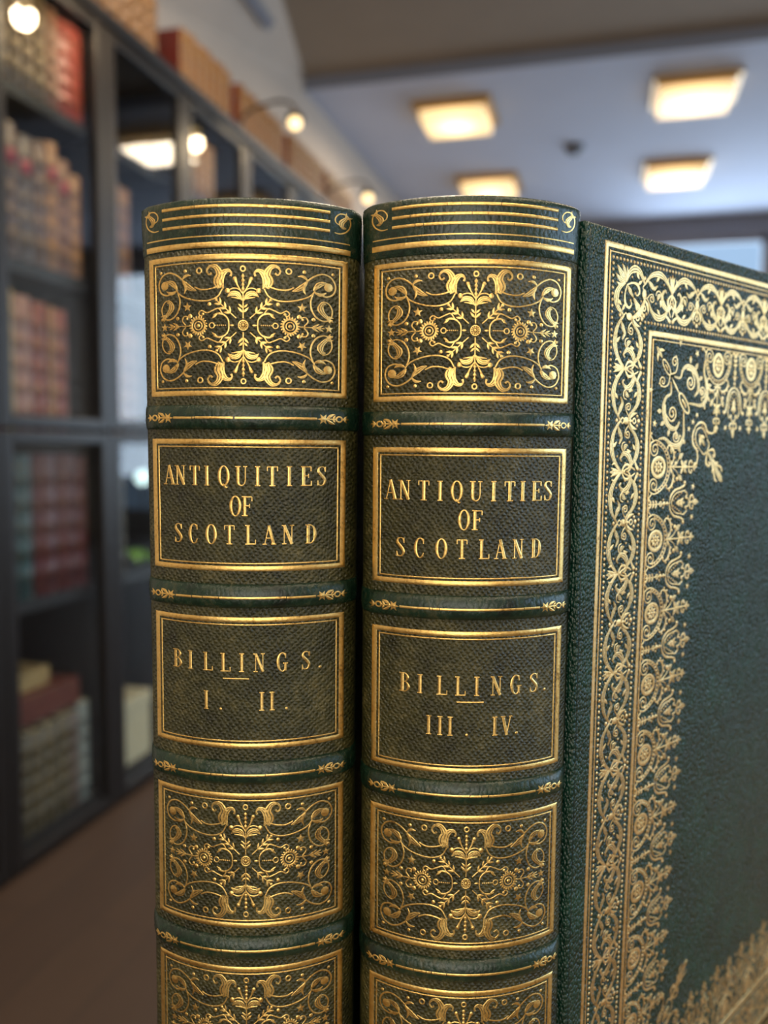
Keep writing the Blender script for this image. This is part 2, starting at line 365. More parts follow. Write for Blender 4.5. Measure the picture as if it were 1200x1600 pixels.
# ------------------------------------------------------------------ lettering
def glyph(t, ch, x, y, h):
    """book-face capital centred on x, baseline y, cap height h"""
    TK, TN = .165, .06
    W_ = {'A': .66, 'N': .56, 'T': .56, 'I': .26, 'Q': .60, 'O': .60, 'U': .60, 'E': .54, 'S': .46, 'F': .52, 'C': .54, 'L': .54, 'D': .58, 'B': .54, 'G': .58, 'V': .60, '.': .16, '-': 1.4}[ch]
    t.push(h, 0, 0, h, x - W_ * h / 2, y)
    ln = lambda a, b, w: t.stroke([a, b], w, flat=True, curve=False, sub=3)
    ser = lambda cx, cy, l=.26: ln((cx - l / 2, cy), (cx + l / 2, cy), TN)
    stem = lambda cx, w=TK: (ln((cx, 0), (cx, 1), w))
    ov = lambda cx, rx, a0=0, a1=360, n=26, ry=.5: t.stroke([(cx + rx * cos(radians(a0 + (a1 - a0) * k / n)), .5 + ry * sin(radians(a0 + (a1 - a0) * k / n))) for k in range(n + (0 if a1 - a0 == 360 else 1))],
        [TN + (TK - TN) * abs(cos(radians(a0 + (a1 - a0) * k / n))) ** 1.5 for k in range(n + (0 if a1 - a0 == 360 else 1))], a1 - a0 == 360, 2, True)
    if ch == 'I': stem(.13); ser(.13, .02); ser(.13, .98)
    elif ch == 'A': ln((.1, 0), (.31, 1), TN); ln((.30, 1), (.55, 0), TK); ln((.16, .33), (.46, .33), TN); ser(.1, .02, .22); ser(.55, .02, .26)
    elif ch == 'N': stem(.1, TN); stem(.48, TN); ln((.1, .98), (.48, .02), TK); ser(.07, .98, .2); ser(.1, .02, .22); ser(.48, .98, .22)
    elif ch == 'T': stem(.28); ln((.02, .97), (.54, .97), TN); ln((.03, .98), (.03, .76), TN); ln((.53, .98), (.53, .76), TN); ser(.28, .02, .3)
    elif ch in 'OQ':
        ov(.3, .23)
        if ch == 'Q': t.stroke([(.25, .1), (.34, .02), (.40, -.08), (.5, -.06)], [.05, .1, .12, .04], sub=3, flat=True)
    elif ch == 'U':
        ln((.13, .3), (.13, 1), TK); ln((.5, .3), (.5, 1), TN); t.stroke([(.13, .34), (.15, .12), (.3, .02), (.45, .12), (.5, .34)], [TK, .14, .07, TN, TN], sub=4, flat=True); ser(.13, .98, .28); ser(.5, .98, .2)
    elif ch in 'EFL':
        stem(.14); ser(.12, .02, .24); ser(.12, .98, .24)
        if ch != 'L':
            ln((.14, .97), (.5, .97), TN); ln((.5, .98), (.5, .76), TN); ln((.14, .52), (.38, .52), TN); ln((.38, .62), (.38, .42), TN)
        if ch == 'F': ser(.14, .02, .3)
        else: ln((.14, .03), (.52, .03), TN); ln((.52, .02), (.52, .26), TN)
    elif ch == 'S':
        t.stroke([(.40, .76), (.36, .93), (.23, .98), (.10, .9), (.08, .74), (.2, .58), (.33, .42), (.40, .26), (.34, .08), (.21, .02), (.09, .07), (.05, .26)], [TN, TN, TN, .1, .14, TK, TK, .14, .1, TN, TN, TN], sub=4, flat=True)
        ln((.41, .98), (.41, .72), TN); ln((.05, .02), (.05, .28), TN)
    elif ch in 'CG':
        ov(.3, .23, 48, 312, 24)
        ln((.47, .98), (.47, .72), TN)
        if ch == 'C': t.stroke([(.44, .13), (.48, .26)], TN, flat=True, curve=False, sub=2)
        else: ln((.46, .04), (.46, .42), .13); ser(.46, .43, .26)
    elif ch == 'D':
        stem(.14); ser(.1, .02, .22); ser(.1, .98, .22)
        t.stroke([(.14, .98), (.3, .96), (.44, .8), (.48, .5), (.44, .2), (.3, .04), (.14, .02)], [TN, TN, .12, TK, .12, TN, TN], sub=4, flat=True)
    elif ch == 'B':
        stem(.14); ser(.1, .02, .22); ser(.1, .98, .22)
        t.stroke([(.14, .98), (.32, .96), (.42, .76), (.32, .56), (.14, .53)], [TN, TN, .15, TN, TN], sub=4, flat=True)
        t.stroke([(.14, .53), (.34, .51), (.46, .27), (.34, .04), (.14, .02)], [TN, TN, TK, TN, TN], sub=4, flat=True)
    elif ch == 'V': ln((.1, 1), (.32, 0), TK); ln((.31, 0), (.51, 1), TN); ser(.1, .98, .26); ser(.51, .98, .2)
    elif ch == '.': t.dot(.08, .06, .085)
    elif ch == '-': ln((0, .5), (1.4, .5), .075)
    t.pop()

# ------------------------------------------------------------------ spine panel ornament (drawn in units of 1/465 half width)
def spine_ornament(t):
    t.ring(0, 0, 24, 7); t.dot(0, 0, 9)
    for k in range(12):
        a = 2 * pi * k / 12; t.leaf(9 * cos(a), 9 * sin(a), 23 * cos(a), 23 * sin(a), 7)
    for sx in (1, -1):
        t.push(sx, 0, 0, 1, 0, 0)
        t.ring(160, 0, 13, 7, n=10)
        for k in range(6): t.dot(90 + 10 * k, 0, 4.5, 6)
        t.ring(232, 0, 34, 11); t.ring(232, 0, 20, 7, n=12); t.dot(232, 0, 10)
        for k in range(20):
            a = 2 * pi * k / 20; t.leaf(232 + 34 * cos(a), 34 * sin(a), 232 + 50 * cos(a + .1), 50 * sin(a + .1), 12)
        t.stroke([(275, 0), (400, 0)], 7, curve=False, sub=6); t.star(422, 0, 22)
        t.leaf(45, 0, 70, 0, 12)
        t.pop()
    for sy in (1, -1):
        t.push(1, 0, 0, sy, 0, 0)
        t.stroke([(0, 34), (0, 250)], 8, curve=False, sub=5)
        for y, r in ((176, 10), (197, 9), (217, 10), (238, 10)): t.dot(0, y, r, 8)
        t.ring(0, 274, 12, 9, n=10)
        t.pop()
    for sx in (1, -1):
        for sy in (1, -1):
            t.push(sx, 0, 0, sy, 0, 0)
            t.stroke([(98, 178), (112, 215), (100, 252), (76, 266), (58, 255), (62, 238)], [8, 34, 32, 18, 9, 12])
            t.stroke([(120, 180), (130, 215), (118, 250), (138, 284), (168, 287), (184, 266), (172, 247), (158, 256)], [18, 46, 38, 26, 13, 9, 8, 11])
            t.stroke([(105, 178), (130, 140), (180, 122), (240, 124), (300, 140), (335, 160), (352, 182)], 9)
            t.stroke([(128, 190), (170, 178), (215, 176), (250, 190)], 9)
            t.leaf(318, 228, 268, 246, 18, -.2); t.leaf(316, 226, 240, 172, 30, .1); t.leaf(316, 226, 308, 158, 18, -.2)
            t.stroke([(312, 225), (350, 254), (392, 268), (432, 254), (453, 215), (442, 175), (408, 158), (378, 166)], 10)
            t.dot(418, 206, 24); t.leaf(346, 182, 412, 226, 30, .15); t.leaf(350, 176, 408, 178, 22, -.2); t.leaf(345, 185, 375, 215, 16)
            t.stroke([(348, 175), (332, 130), (338, 85), (362, 50), (398, 36), (428, 50), (438, 90), (420, 124), (390, 134)], [6, 9, 10, 10, 9, 9, 9, 8, 6])
            t.stroke([(442, 34), (400, 66), (380, 95), (388, 120), (405, 122)], [6, 22, 34, 22, 6]); t.leaf(410, 60, 445, 55, 14); t.leaf(410, 55, 430, 25, 12)
            t.star(290, 94, 25)
            for x, y, r in ((300, 270, 10), (440, 271, 9), (172, 104, 11), (346, 40, 11), (276, 48, 13), (434, 40, 9)): t.dot(x, y, r, 8)
            t.ring(225, 268, 13, 9, n=10)
            t.stroke([(34, 34), (132, 120)], 7, curve=False, sub=5); t.dot(136, 124, 9, 8)
            for q in (.3, .55, .8):
                bx_, by_ = 34 + 98 * q, 34 + 86 * q; t.leaf(bx_, by_, bx_ + 6, by_ + 34, 15); t.leaf(bx_, by_, bx_ + 36, by_ + 3, 15)
            t.stroke([(72, 0), (76, 28), (96, 50), (124, 58), (150, 52)], [8, 9, 10, 12, 6]); t.leaf(132, 56, 160, 34, 14)
            t.stroke([(104, 54), (124, 82), (154, 74), (186, 62), (214, 74), (229, 60), (217, 47), (205, 57)], 8); t.dot(206, 57, 8, 8)
            t.stroke([(300, 4), (319, 28), (309, 47), (291, 45), (292, 33)], 8); t.dot(293, 35, 7, 8)
            t.leaf(338, 0, 374, 20, 13); t.leaf(362, 0, 396, 15, 12)
            t.stroke([(3, 120), (26, 150), (56, 154), (78, 138)], [6, 26, 24, 4]); t.stroke([(3, 126), (30, 132), (60, 136)], [4, 10, 4])
            t.stroke([(0, 152), (20, 174), (46, 180), (70, 172)], 7); t.dot(78, 168, 14, 10)
            t.stroke([(6, 162), (26, 192), (40, 226)], [5, 9, 20]); t.dot(41, 226, 11, 8)
            t.leaf(2, 62, 28, 88, 15); t.leaf(2, 84, 24, 104, 13)
            t.pop()

def band_end(t, sx):
    """floret spray at the end of a band, starting at x = 20.5 mm"""
    t.push(sx, 0, 0, 1, 0, 0)
    t.star(22.3, 0, 1.7, 6, 0, .45); t.dot(22.3, 0, .7, 8)
    for s in (1, -1):
        t.leaf(23.3, .1 * s, 25.6, 1.5 * s, .9, .1 * s); t.leaf(25.0, .1 * s, 25.6, 1.2 * s, .6); t.leaf(27.9, 0, 29.0, 1.1 * s, .7)
    t.stroke([(23.3, 0), (25.8, 0)], .5, curve=False, sub=2); t.ring(26.7, 0, .8, .5, n=10)
    t.leaf(27.6, 0, 29.8, 0, .9)
    t.pop()

def cap_end(t, sx):
    t.push(sx, 0, 0, 1, 0, 0)
    t.stroke([(25.6, -2.9), (27.4, -3.0), (29.2, -2.0), (30.1, -.2), (29.9, 1.6), (28.6, 2.8), (27.0, 2.7), (25.9, 1.5), (26.0, .2), (26.9, -.4)], [.3, .5, .5, .5, .5, .5, .45, .45, .4, .4])
    t.stroke([(29.4, 2.2), (28.4, 1.2), (27.6, .2), (27.9, -1.0), (28.9, -1.2)], [.3, 1.3, 1.7, 1.0, .4], sub=5); t.leaf(29.0, 1.6, 30.6, 2.2, .8); t.leaf(28.8, 1.8, 28.9, 3.4, .7)
    t.pop()

# ------------------------------------------------------------------ the two green books
XE, RS, XS = .0290, .0475, .0330
def spine_profile():
    P = []; n = 64
    for i in range(n + 1):
        x = -XE + 2 * XE * i / n; P.append((x, RS - sqrt(RS * RS - x * x)))
    x, y = P[-1]; a = math.asin(XE / RS); # tangent angle at the end
    sh = []; steps = 8; r = (XS - XE) / (1 - sin(a)) if sin(a) < 1 else .004
    cx, cy = XE - r * sin(a), y + r * cos(a)
    for i in range(1, steps + 1):
        q = a + (pi / 2 - a) * i / steps; sh.append((cx + r * sin(q), cy - r * cos(q)))
    sh.append((XS, .0235))
    return [(-p[0], p[1]) for p in sh[::-1]] + P + sh
SP = spine_profile()
def spine_at(x):
    x = max(-XS + 1e-5, min(XS - 1e-5, x))
    for (ax, ay), (bx_, by_) in zip(SP, SP[1:]):
        if ax <= x <= bx_ and bx_ > ax:
            u = (x - ax) / (bx_ - ax); nx, ny = (by_ - ay), -(bx_ - ax); L = sqrt(nx * nx + ny * ny)
            return x, ay + (by_ - ay) * u, nx / L, ny / L
    return x, .02, 1, 0
def prof_normals(P):
    out = []
    for i in range(len(P)):
        a, b = P[max(0, i - 1)], P[min(len(P) - 1, i + 1)]; nx, ny = b[1] - a[1], -(b[0] - a[0]); L = sqrt(nx * nx + ny * ny); out.append((nx / L, ny / L))
    return out
SN = prof_normals(SP)

def sweep(name, levels, mat, parent, capends=True, tk=0.0):
    """levels: list of (z, offset) - the spine section pushed out by offset at each height"""
    v = []; f = []; n = len(SP)
    for z, off in levels:
        for (x, y), (nx, ny) in zip(SP, SN):
            k = off(x) if callable(off) else off
            v.append(((x + nx * k) * (1 + max(0, z - .23) * tk), y + ny * k, z))
    for i in range(len(levels) - 1):
        for j in range(n - 1): f.append((i * n + j, i * n + j + 1, (i + 1) * n + j + 1, (i + 1) * n + j))
    if capends: f.append(tuple(range(n))[::-1]); f.append(tuple(range((len(levels) - 1) * n, len(levels) * n)))
    o = mesh_obj(name, v, f, mat, parent)
    if capends:
        o.data.polygons[-1].use_smooth = False; o.data.polygons[-2].use_smooth = False
    return o

def open_angle(z):  # the opened board is slightly bowed
    zr = z - .290
    return radians(50.3 + min(0, zr + .02) * 22)
HX, HY = .0332, .0120

def kx(z, k): return 1 + max(0, z - .23) * k
def make_book(name, X0, Y0, top, bands, panels, letters, opened, label):
    """bands, panels: heights above the table"""
    bk = tag(empty(name, book_pt(X0, Y0, TZ), YAW), label, 'book', 'pair of green gilt books on the table')
    HT = top; TK_ = .05 if opened else .20
    sp = sweep('spine', [(0.001, 0), (.02, 0)] + [(HT * k / 12, 0) for k in range(1, 12)] + [(HT - .003, 0)], L_SPINE, bk, tk=TK_)
    capz = panels[0][1] + .0012
    cl = [(capz, -.0002), (capz + .0006, .0003), (HT - .010, .0004), (HT - .005, .0005), (HT - .0025, .0006), (HT - .001, .0005), (HT - .0003, -.0004), (HT, -.0018)]
    cp = sweep('head_cap', cl, L_BAND, bk, tk=TK_)
    sweep('tail_cap', [(0, -.0014), (.0006, .0002), (.003, .0008), (.012, .0003), (.013, -.0002)], L_BAND, bk)
    fl = lambda x, z, h: (lambda q: ((q[0] + q[2] * h) * kx(z, TK_), q[1] + q[3] * h, z))(spine_at(x))
    def capoff(z):
        for (a, oa), (b, ob) in zip(cl, cl[1:]):
            if a <= z <= b: return oa + (ob - oa) * (z - a) / (b - a)
        return 0
    tm = Tool(lambda x, z, h: fl(x / 1000, z / 1000, h + capoff(z / 1000)))
    for d in (2.9, 5.6, 8.3):
        cuts = [-24.4] + sorted(random.uniform(-20, 20) for _ in range(3)) + [24.4]
        for ca, cb in zip(cuts, cuts[1:]):
            if cb - ca > .6: tm.stroke([(ca + .07, HT * 1000 - d), (cb - .07, HT * 1000 - d)], .95, curve=False, sub=max(3, int(cb - ca)), flat=True)
    tm.stroke([(-30, HT * 1000 - 11.4), (30, HT * 1000 - 11.4)], .5, curve=False, sub=44)
    tm.stroke([(-30.2, HT * 1000 - 13.9), (30.2, HT * 1000 - 13.9)], 1.75, curve=False, sub=44, flat=True)
    for sx in (1, -1):
        tm.push(1, 0, 0, 1, 0, HT * 1000 - 5.6); cap_end(tm, sx); tm.pop()
    tm.build('gilt_fillets', GOLD, cp)
    # raised bands
    HB, PR = .0037, .0021
    for zc in bands:
        lv = []
        for k in range(15):
            a = -pi / 2 + pi * k / 14; lv.append((zc + HB * sin(a), (lambda x, c=cos(a): PR * c ** .8 * min(1, max(.25, (XS - abs(x)) / .0045)) if c > 1e-6 else -.0003)))
        b = sweep('raised_band', lv, L_BAND, bk, tk=TK_)
        bo = lambda z, zc=zc: PR * max(0, 1 - ((z - zc) / HB) ** 2) ** .4
        tb = Tool(lambda x, z, h, zc=zc: (lambda q, k: ((q[0] + q[2] * k) * kx(zc, TK_), q[1] + q[3] * k, zc + z / 1000))(spine_at(x / 1000), h + bo(zc + z / 1000) * min(1, max(.25, (XS - abs(x / 1000)) / .0045)) + .00005))
        tb.push(1, 0, 0, 1, 0, -.25)
        cuts = [-20.6] + sorted(random.uniform(-17, 17) for _ in range(4)) + [20.6]
        for ca, cb in zip(cuts, cuts[1:]):
            if cb - ca > .6: tb.stroke([(ca + .09, random.uniform(-.05, .05)), (cb - .09, random.uniform(-.05, .05))], .74, curve=False, sub=max(3, int(cb - ca)))
        for sx in (1, -1): band_end(tb, sx)
        tb.pop(); tb.build('gilt_band_line', GOLD, b)
    # panels
    fmm = lambda x, z, h: fl(x / 1000, z / 1000, h)
    for i, (zb, ztp) in enumerate(panels):
        z0, z1 = zb * 1000, ztp * 1000
        fr = Tool(fmm)
        rect_frame(fr, -29.9, 29.9, z0, z1, 1.65, 40)
        rect_frame(fr, -27.75, 27.75, z0 + 2.15, z1 - 2.15, .45, 40)
        fr.build('gilt_frame', GOLD, sp)
        if i in (1, 2):
            tx = Tool(fmm, .00009)
            for ch, x, z, h in letters[i - 1]:
                glyph(tx, ch, x, (z0 + z1) / 2 + z, h)
            tx.build('title_lettering' if i == 1 else 'volume_lettering', GOLD, sp)
        else:
            on = Tool(fmm)
            on.push(27.0 / 465, 0, 0, (z1 - z0 - 5.6) / 2 / 300, 0, (z0 + z1) / 2)
            spine_ornament(on); on.pop(); on.build('gilt_ornament', GOLD, sp)
    # pages and boards
    D_, BW, BT = .262, .268, .0034
    bm = bmesh.new(); box(bm, -XS + BT + .0008, XS - BT - .0008, .0205, .0205 + D_ - .012, .004, HT - .0075); bm_obj('text_block', bm, PAPER, bk, bevel=.0015)
    bt_top = HT - .0035
    def board(nm, side):
        bm = bmesh.new(); x0, x1 = (XS - BT, XS) if side > 0 else (-XS, -XS + BT)
        box(bm, x0, x1, .0228, .0228 + BW - .012, .0005, bt_top); return bm_obj(nm, bm, L_COVER, bk, bevel=.0008)
    board('back_cover', -1)
    if not opened:
        board('front_cover', 1)
        return bk
    # the opened front board
    def cv(tt, z, n):   # tt along the board (m), z above table, n out of the outer face
        a = open_angle(z); dx, dy = sin(a), cos(a); nx, ny = cos(a), -sin(a)
        return (HX + dx * tt + nx * n, HY + dy * tt + ny * n, z)
    v = []; f = []; nz = 40; e = .0009
    sec = [(.0026, -BT), (.0026, -e), (.0026 + e, 0)] + [(.0026 + e + (BW - .004 - 2 * e) * k / 20, 0) for k in range(1, 20)] + [(BW - e, 0), (BW, -e), (BW, -BT)]
    zs = [(.0005, 1), (.0005 + e, 0)] + [(bt_top * k / nz, 0) for k in range(1, nz)] + [(bt_top - e, 0), (bt_top, 1)]
    for z, ins in zs:
        for tt, n in sec: v.append(cv(tt, z, n - (e if ins and n > -e * .5 else 0)))
    m = len(sec)
    for i in range(len(zs) - 1):
        for j in range(m): f.append((i * m + j, i * m + (j + 1) % m, (i + 1) * m + (j + 1) % m, (i + 1) * m + j))
    f.append(tuple(range(m))[::-1]); f.append(tuple(range((len(zs) - 1) * m, len(zs) * m)))
    fc = mesh_obj('front_cover', v, f, L_COVER, bk)
    for p in fc.data.polygons:
        if len(p.vertices) > 4: p.use_smooth = False
    md = fc.modifiers.new('e', 'EDGE_SPLIT'); md.split_angle = radians(50)
    # joint between spine and board
    v = []; f = []; ks = 8
    for i in range(nz + 1):
        z = .002 + (bt_top - .004) * i / nz; p0 = Vector((XS - .0004, .0165, z)); p2 = Vector(cv(.0042, z, .0002)); p1 = Vector((XS + .0012, .0150, z))
        for k in range(ks + 1):
            u = k / ks; q = p0 * (1 - u) ** 2 + p1 * 2 * u * (1 - u) + p2 * u * u; v.append(q)
    for i in range(nz):
        for k in range(ks): f.append((i * (ks + 1) + k, i * (ks + 1) + k + 1, (i + 1) * (ks + 1) + k + 1, (i + 1) * (ks + 1) + k))
    jo = mesh_obj('joint', v, f, L_DARK, bk); sd = jo.modifiers.new('s', 'SOLIDIFY'); sd.thickness = .0008
    cover_tooling(fc, lambda tt, z, h: cv(tt / 1000, z / 1000, h), BW * 1000, bt_top * 1000)
    return bk

# ------------------------------------------------------------------ cover tooling (millimetres; t along the board, z up)
def border_half(t):
    """half of one repeat of the scroll border, s from 0 (node) to 16.7 (palmette), w across"""
    # node: oval, knot, fan
    t.stroke([(0, -2.9), (2.0, -5.0), (5.0, -6.8), (9.0, -7.3), (12.6, -6.0), (15.2, -3.4), (16.7, -1.6)], [.7, .9, 1.5, 2.0, 1.5, .8, .6])
    t.stroke([(0, -2.9), (-1.0, -1.8), (0, -.8)], .55, sub=3); t.stroke([(0, -2.9), (1.6, -4.2), (3.8, -3.2), (5.6, -2.2), (7.6, -3.4)], [.5, .5, 1.5, 1.2, .4], sub=4)
    t.stroke([(0.4, 1.4), (2.2, 2.2), (4.4, 5.4), (8.0, 7.2), (11.6, 6.6), (14.0, 4.4), (15.8, 1.6)], [.5, .6, 1.2, 2.0, 1.7, .9, .6])
    t.stroke([(12.6, 5.8), (14.4, 6.6), (15.6, 7.6)], [.5, 1.0, 1.4], sub=3); t.dot(15.8, 7.7, .85, 8)
    t.leaf(9.6, 6.0, 7.6, 4.3, 1.2); t.leaf(8.8, -6.6, 6.8, -4.6, 1.2)
    # middle scrolls
    t.spiral(4.4, 1.2, 1.35, 0.4, .95, .5, 1, lead=((1.6, 1.6), (3.0, .2), (5.0, -.2)))
    t.stroke([(15.6, 3.4), (13.8, 3.8), (11.4, 2.2), (10.6, -.4), (12.2, -2.4), (13.2, -1.6)], [.5, 1.6, 1.9, 1.3, .7, .5])
    t.stroke([(10.9, .4), (9.2, -1.6), (7.4, -1.4), (6.9, 0)], [.5, .6, .5, .4], sub=4); t.leaf(9.8, -.6, 7.9, 1.6, 1.5, .2); t.leaf(9.2, 1.2, 9.8, 3.6, 1.3, -.2)
    t.dot(6.9, 2.6, .5, 6); t.dot(11.6, -4.2, .5, 6); t.dot(13.8, .6, .45, 6)
    t.leaf(0.2, 2.0, 2.6, 6.6, 1.2, -.15)
    # palmette side
    t.stroke([(16.7, -1.4), (14.6, .2), (14.4, 2.2), (15.6, 3.4), (16.7, 2.2)], [.6, .9, 1.0, .9, .5], sub=4)
    t.stroke([(16.7, -2.2), (15.4, -3.6), (13.9, -5.6), (14.4, -6.9)], [.6, 1.0, .8, .4], sub=4); t.leaf(16.5, -2.6, 15.2, -7.6, 1.2, .05)
    t.stroke([(16.7, -1.2), (15.2, 3.4), (16.2, 6.2)], [.5, .7, .5], sub=4)

def border_node(t):
    t.dot(0, .3, 1.35, 12, 1.8); t.ring(0, 4.9, .85, .6, n=10); t.dot(0, 7.4, .95, 8); t.dot(-1.6, 6.6, .7, 8); t.dot(1.6, 6.6, .7, 8)
    t.dot(0, -5.0, .8, 8); t.leaf(0, 1.6, 0, 4.2, 1.1)
def border_palm(t):
    t.leaf(0, -2.4, 0, -8.2, 1.5); t.dot(0, 0, .7, 8); t.dot(0, 1.6, .5, 8)

def lace_unit(t):
    """medallion unit: s across (period 25), d inwards from the inner fillet"""
    t.ring(0, 5.9, 3.35, 1.25, 3.95, 24); t.dot(0, 5.9, .75, 8); t.ring(0, 5.9, 2.55, .3, 3.1, 20)
    for k in range(8):
        a = 2 * pi * k / 8; t.leaf(.7 * cos(a), 5.9 + .8 * sin(a), 2.3 * cos(a), 5.9 + 2.8 * sin(a), 1.25)
    for s in (1, -1):
        t.push(s, 0, 0, 1, 0, 0)
        arch = [(0, 13.2), (3.6, 12.4), (6.6, 10.0), (8.6, 6.6), (9.3, 3.4), (8.4, .9), (6.8, .4)]
        t.stroke(arch, [.55] * 6 + [.5], sub=4)
        inner = [(0, 11.6), (3.2, 10.9), (5.8, 8.9), (7.5, 6.2), (8.1, 3.4)]
        t.stroke(inner, .4, sub=4)
        for k in range(9):
            u = k / 9; i = int(u * 4); w = u * 4 - i
            p = [(arch[j][0] + inner[j][0]) / 2 for j in (i, i + 1)]; q = [(arch[j][1] + inner[j][1]) / 2 for j in (i, i + 1)]
            t.dot(p[0] + (p[1] - p[0]) * w, q[0] + (q[1] - q[0]) * w, .5, 7)
        t.spiral(6.3, 3.2, 2.7, -1.2, 1.5, .55, -1, lead=((9.0, 2.6), (8.4, .9)))
        t.stroke([(9.2, 2.2), (10.6, .6), (11.8, .2)], [.5, .7, .4], sub=3); t.dot(11.6, .9, .7, 8)
        # hanging spray
        t.stroke([(0, 13.4), (2.4, 15.2), (4.8, 15.4), (6.9, 14.2), (7.7, 12.2), (6.8, 10.9)], [.4, .6, 1.0, 1.0, .6, .5]); t.dot(6.6, 11.2, .65, 8)
        for q in ((3.2, 16.1), (5.2, 16.2), (7.2, 15.0), (8.3, 13.2)): t.dot(q[0], q[1], .55, 7)
        t.stroke([(.2, 14.6), (1.6, 17.6), (3.6, 19.0)], .4, sub=4); t.leaf(3.0, 18.6, 4.9, 21.3, 1.8)
        t.leaf(.2, 14.0, 2.6, 14.0, .9)
        t.leaf(0, 21.6, 2.7, 20.2, 1.4); t.leaf(0, 21.6, 2.4, 24.0, 1.5)
        t.stroke([(0, 25.6), (1.6, 25.8), (2.3, 27.0), (1.5, 27.8)], [.4, .7, .6, .5], sub=4); t.dot(1.4, 27.4, .6, 8)
        t.leaf(.2, 28.6, 1.7, 29.6, .9)
        t.pop()
    t.stroke([(0, 13.2), (0, 29)], .55, curve=False, sub=6); t.dot(0, 21.8, .9, 8); t.leaf(0, 21.8, 0, 25.2, 1.4); t.leaf(0, 27.8, 0, 31.2, 1.5)

def lace_between(t):
    """spray and tulip between two medallions"""
    for k, d in enumerate((2.4, 4.0, 5.6)):
        t.leaf(0, d, 1.5, d - 1.4 + .2 * k, 1.0); t.leaf(0, d, -1.5, d - 1.4 + .2 * k, 1.0)
    t.leaf(0, 2.4, 0, .4, 1.0); t.stroke([(0, 2), (0, 13.5)], .45, curve=False, sub=5)
    t.ring(0, 8.0, .8, .5, n=10); t.dot(0, 10.2, 1.0, 8); t.dot(0, 12.2, .8, 8); t.dot(1.4, 9.6, .5, 6); t.dot(-1.4, 9.6, .5, 6)
    for s in (1, -1):
        t.push(s, 0, 0, 1, 0, 0)
        t.stroke([(0, 13.6), (2.6, 14.4), (4.6, 17.0), (5.3, 20.4), (6.2, 23.0), (7.6, 23.8)], [.5, .8, .9, .8, .9, .6]); t.dot(7.2, 23.2, .85, 8)
        t.stroke([(0, 15.0), (2.0, 15.7), (3.5, 18.0), (4.0, 21.0), (4.4, 23.6)], .5, sub=4)
        for k in range(5): t.dot(1.0 + .62 * k, 16.2 + 1.25 * k, .42, 6)
        t.stroke([(4.3, 23.2), (3.0, 25.2), (1.7, 24.0), (1.4, 25.8), (0, 26.6)], .6, sub=4)
        t.leaf(0, 20.4, 1.7, 22.6, 1.3); t.leaf(0, 18.6, 1.2, 20.4, .9)
        t.stroke([(0, 27.4), (1.8, 27.2), (2.6, 28.6), (1.7, 29.6)], [.4, .8, .7, .5], sub=4); t.dot(1.6, 29.2, .6, 8)
        t.star(5.6, 29.0, 1.35); t.dot(8.6, 18.0, .95, 8)
        t.pop()
    t.leaf(0, 17.6, 0, 23.8, 1.6); t.stroke([(0, 26.4), (0, 29)], .6, curve=False, sub=2); t.leaf(0, 28.6, 0, 32.8, 2.1)

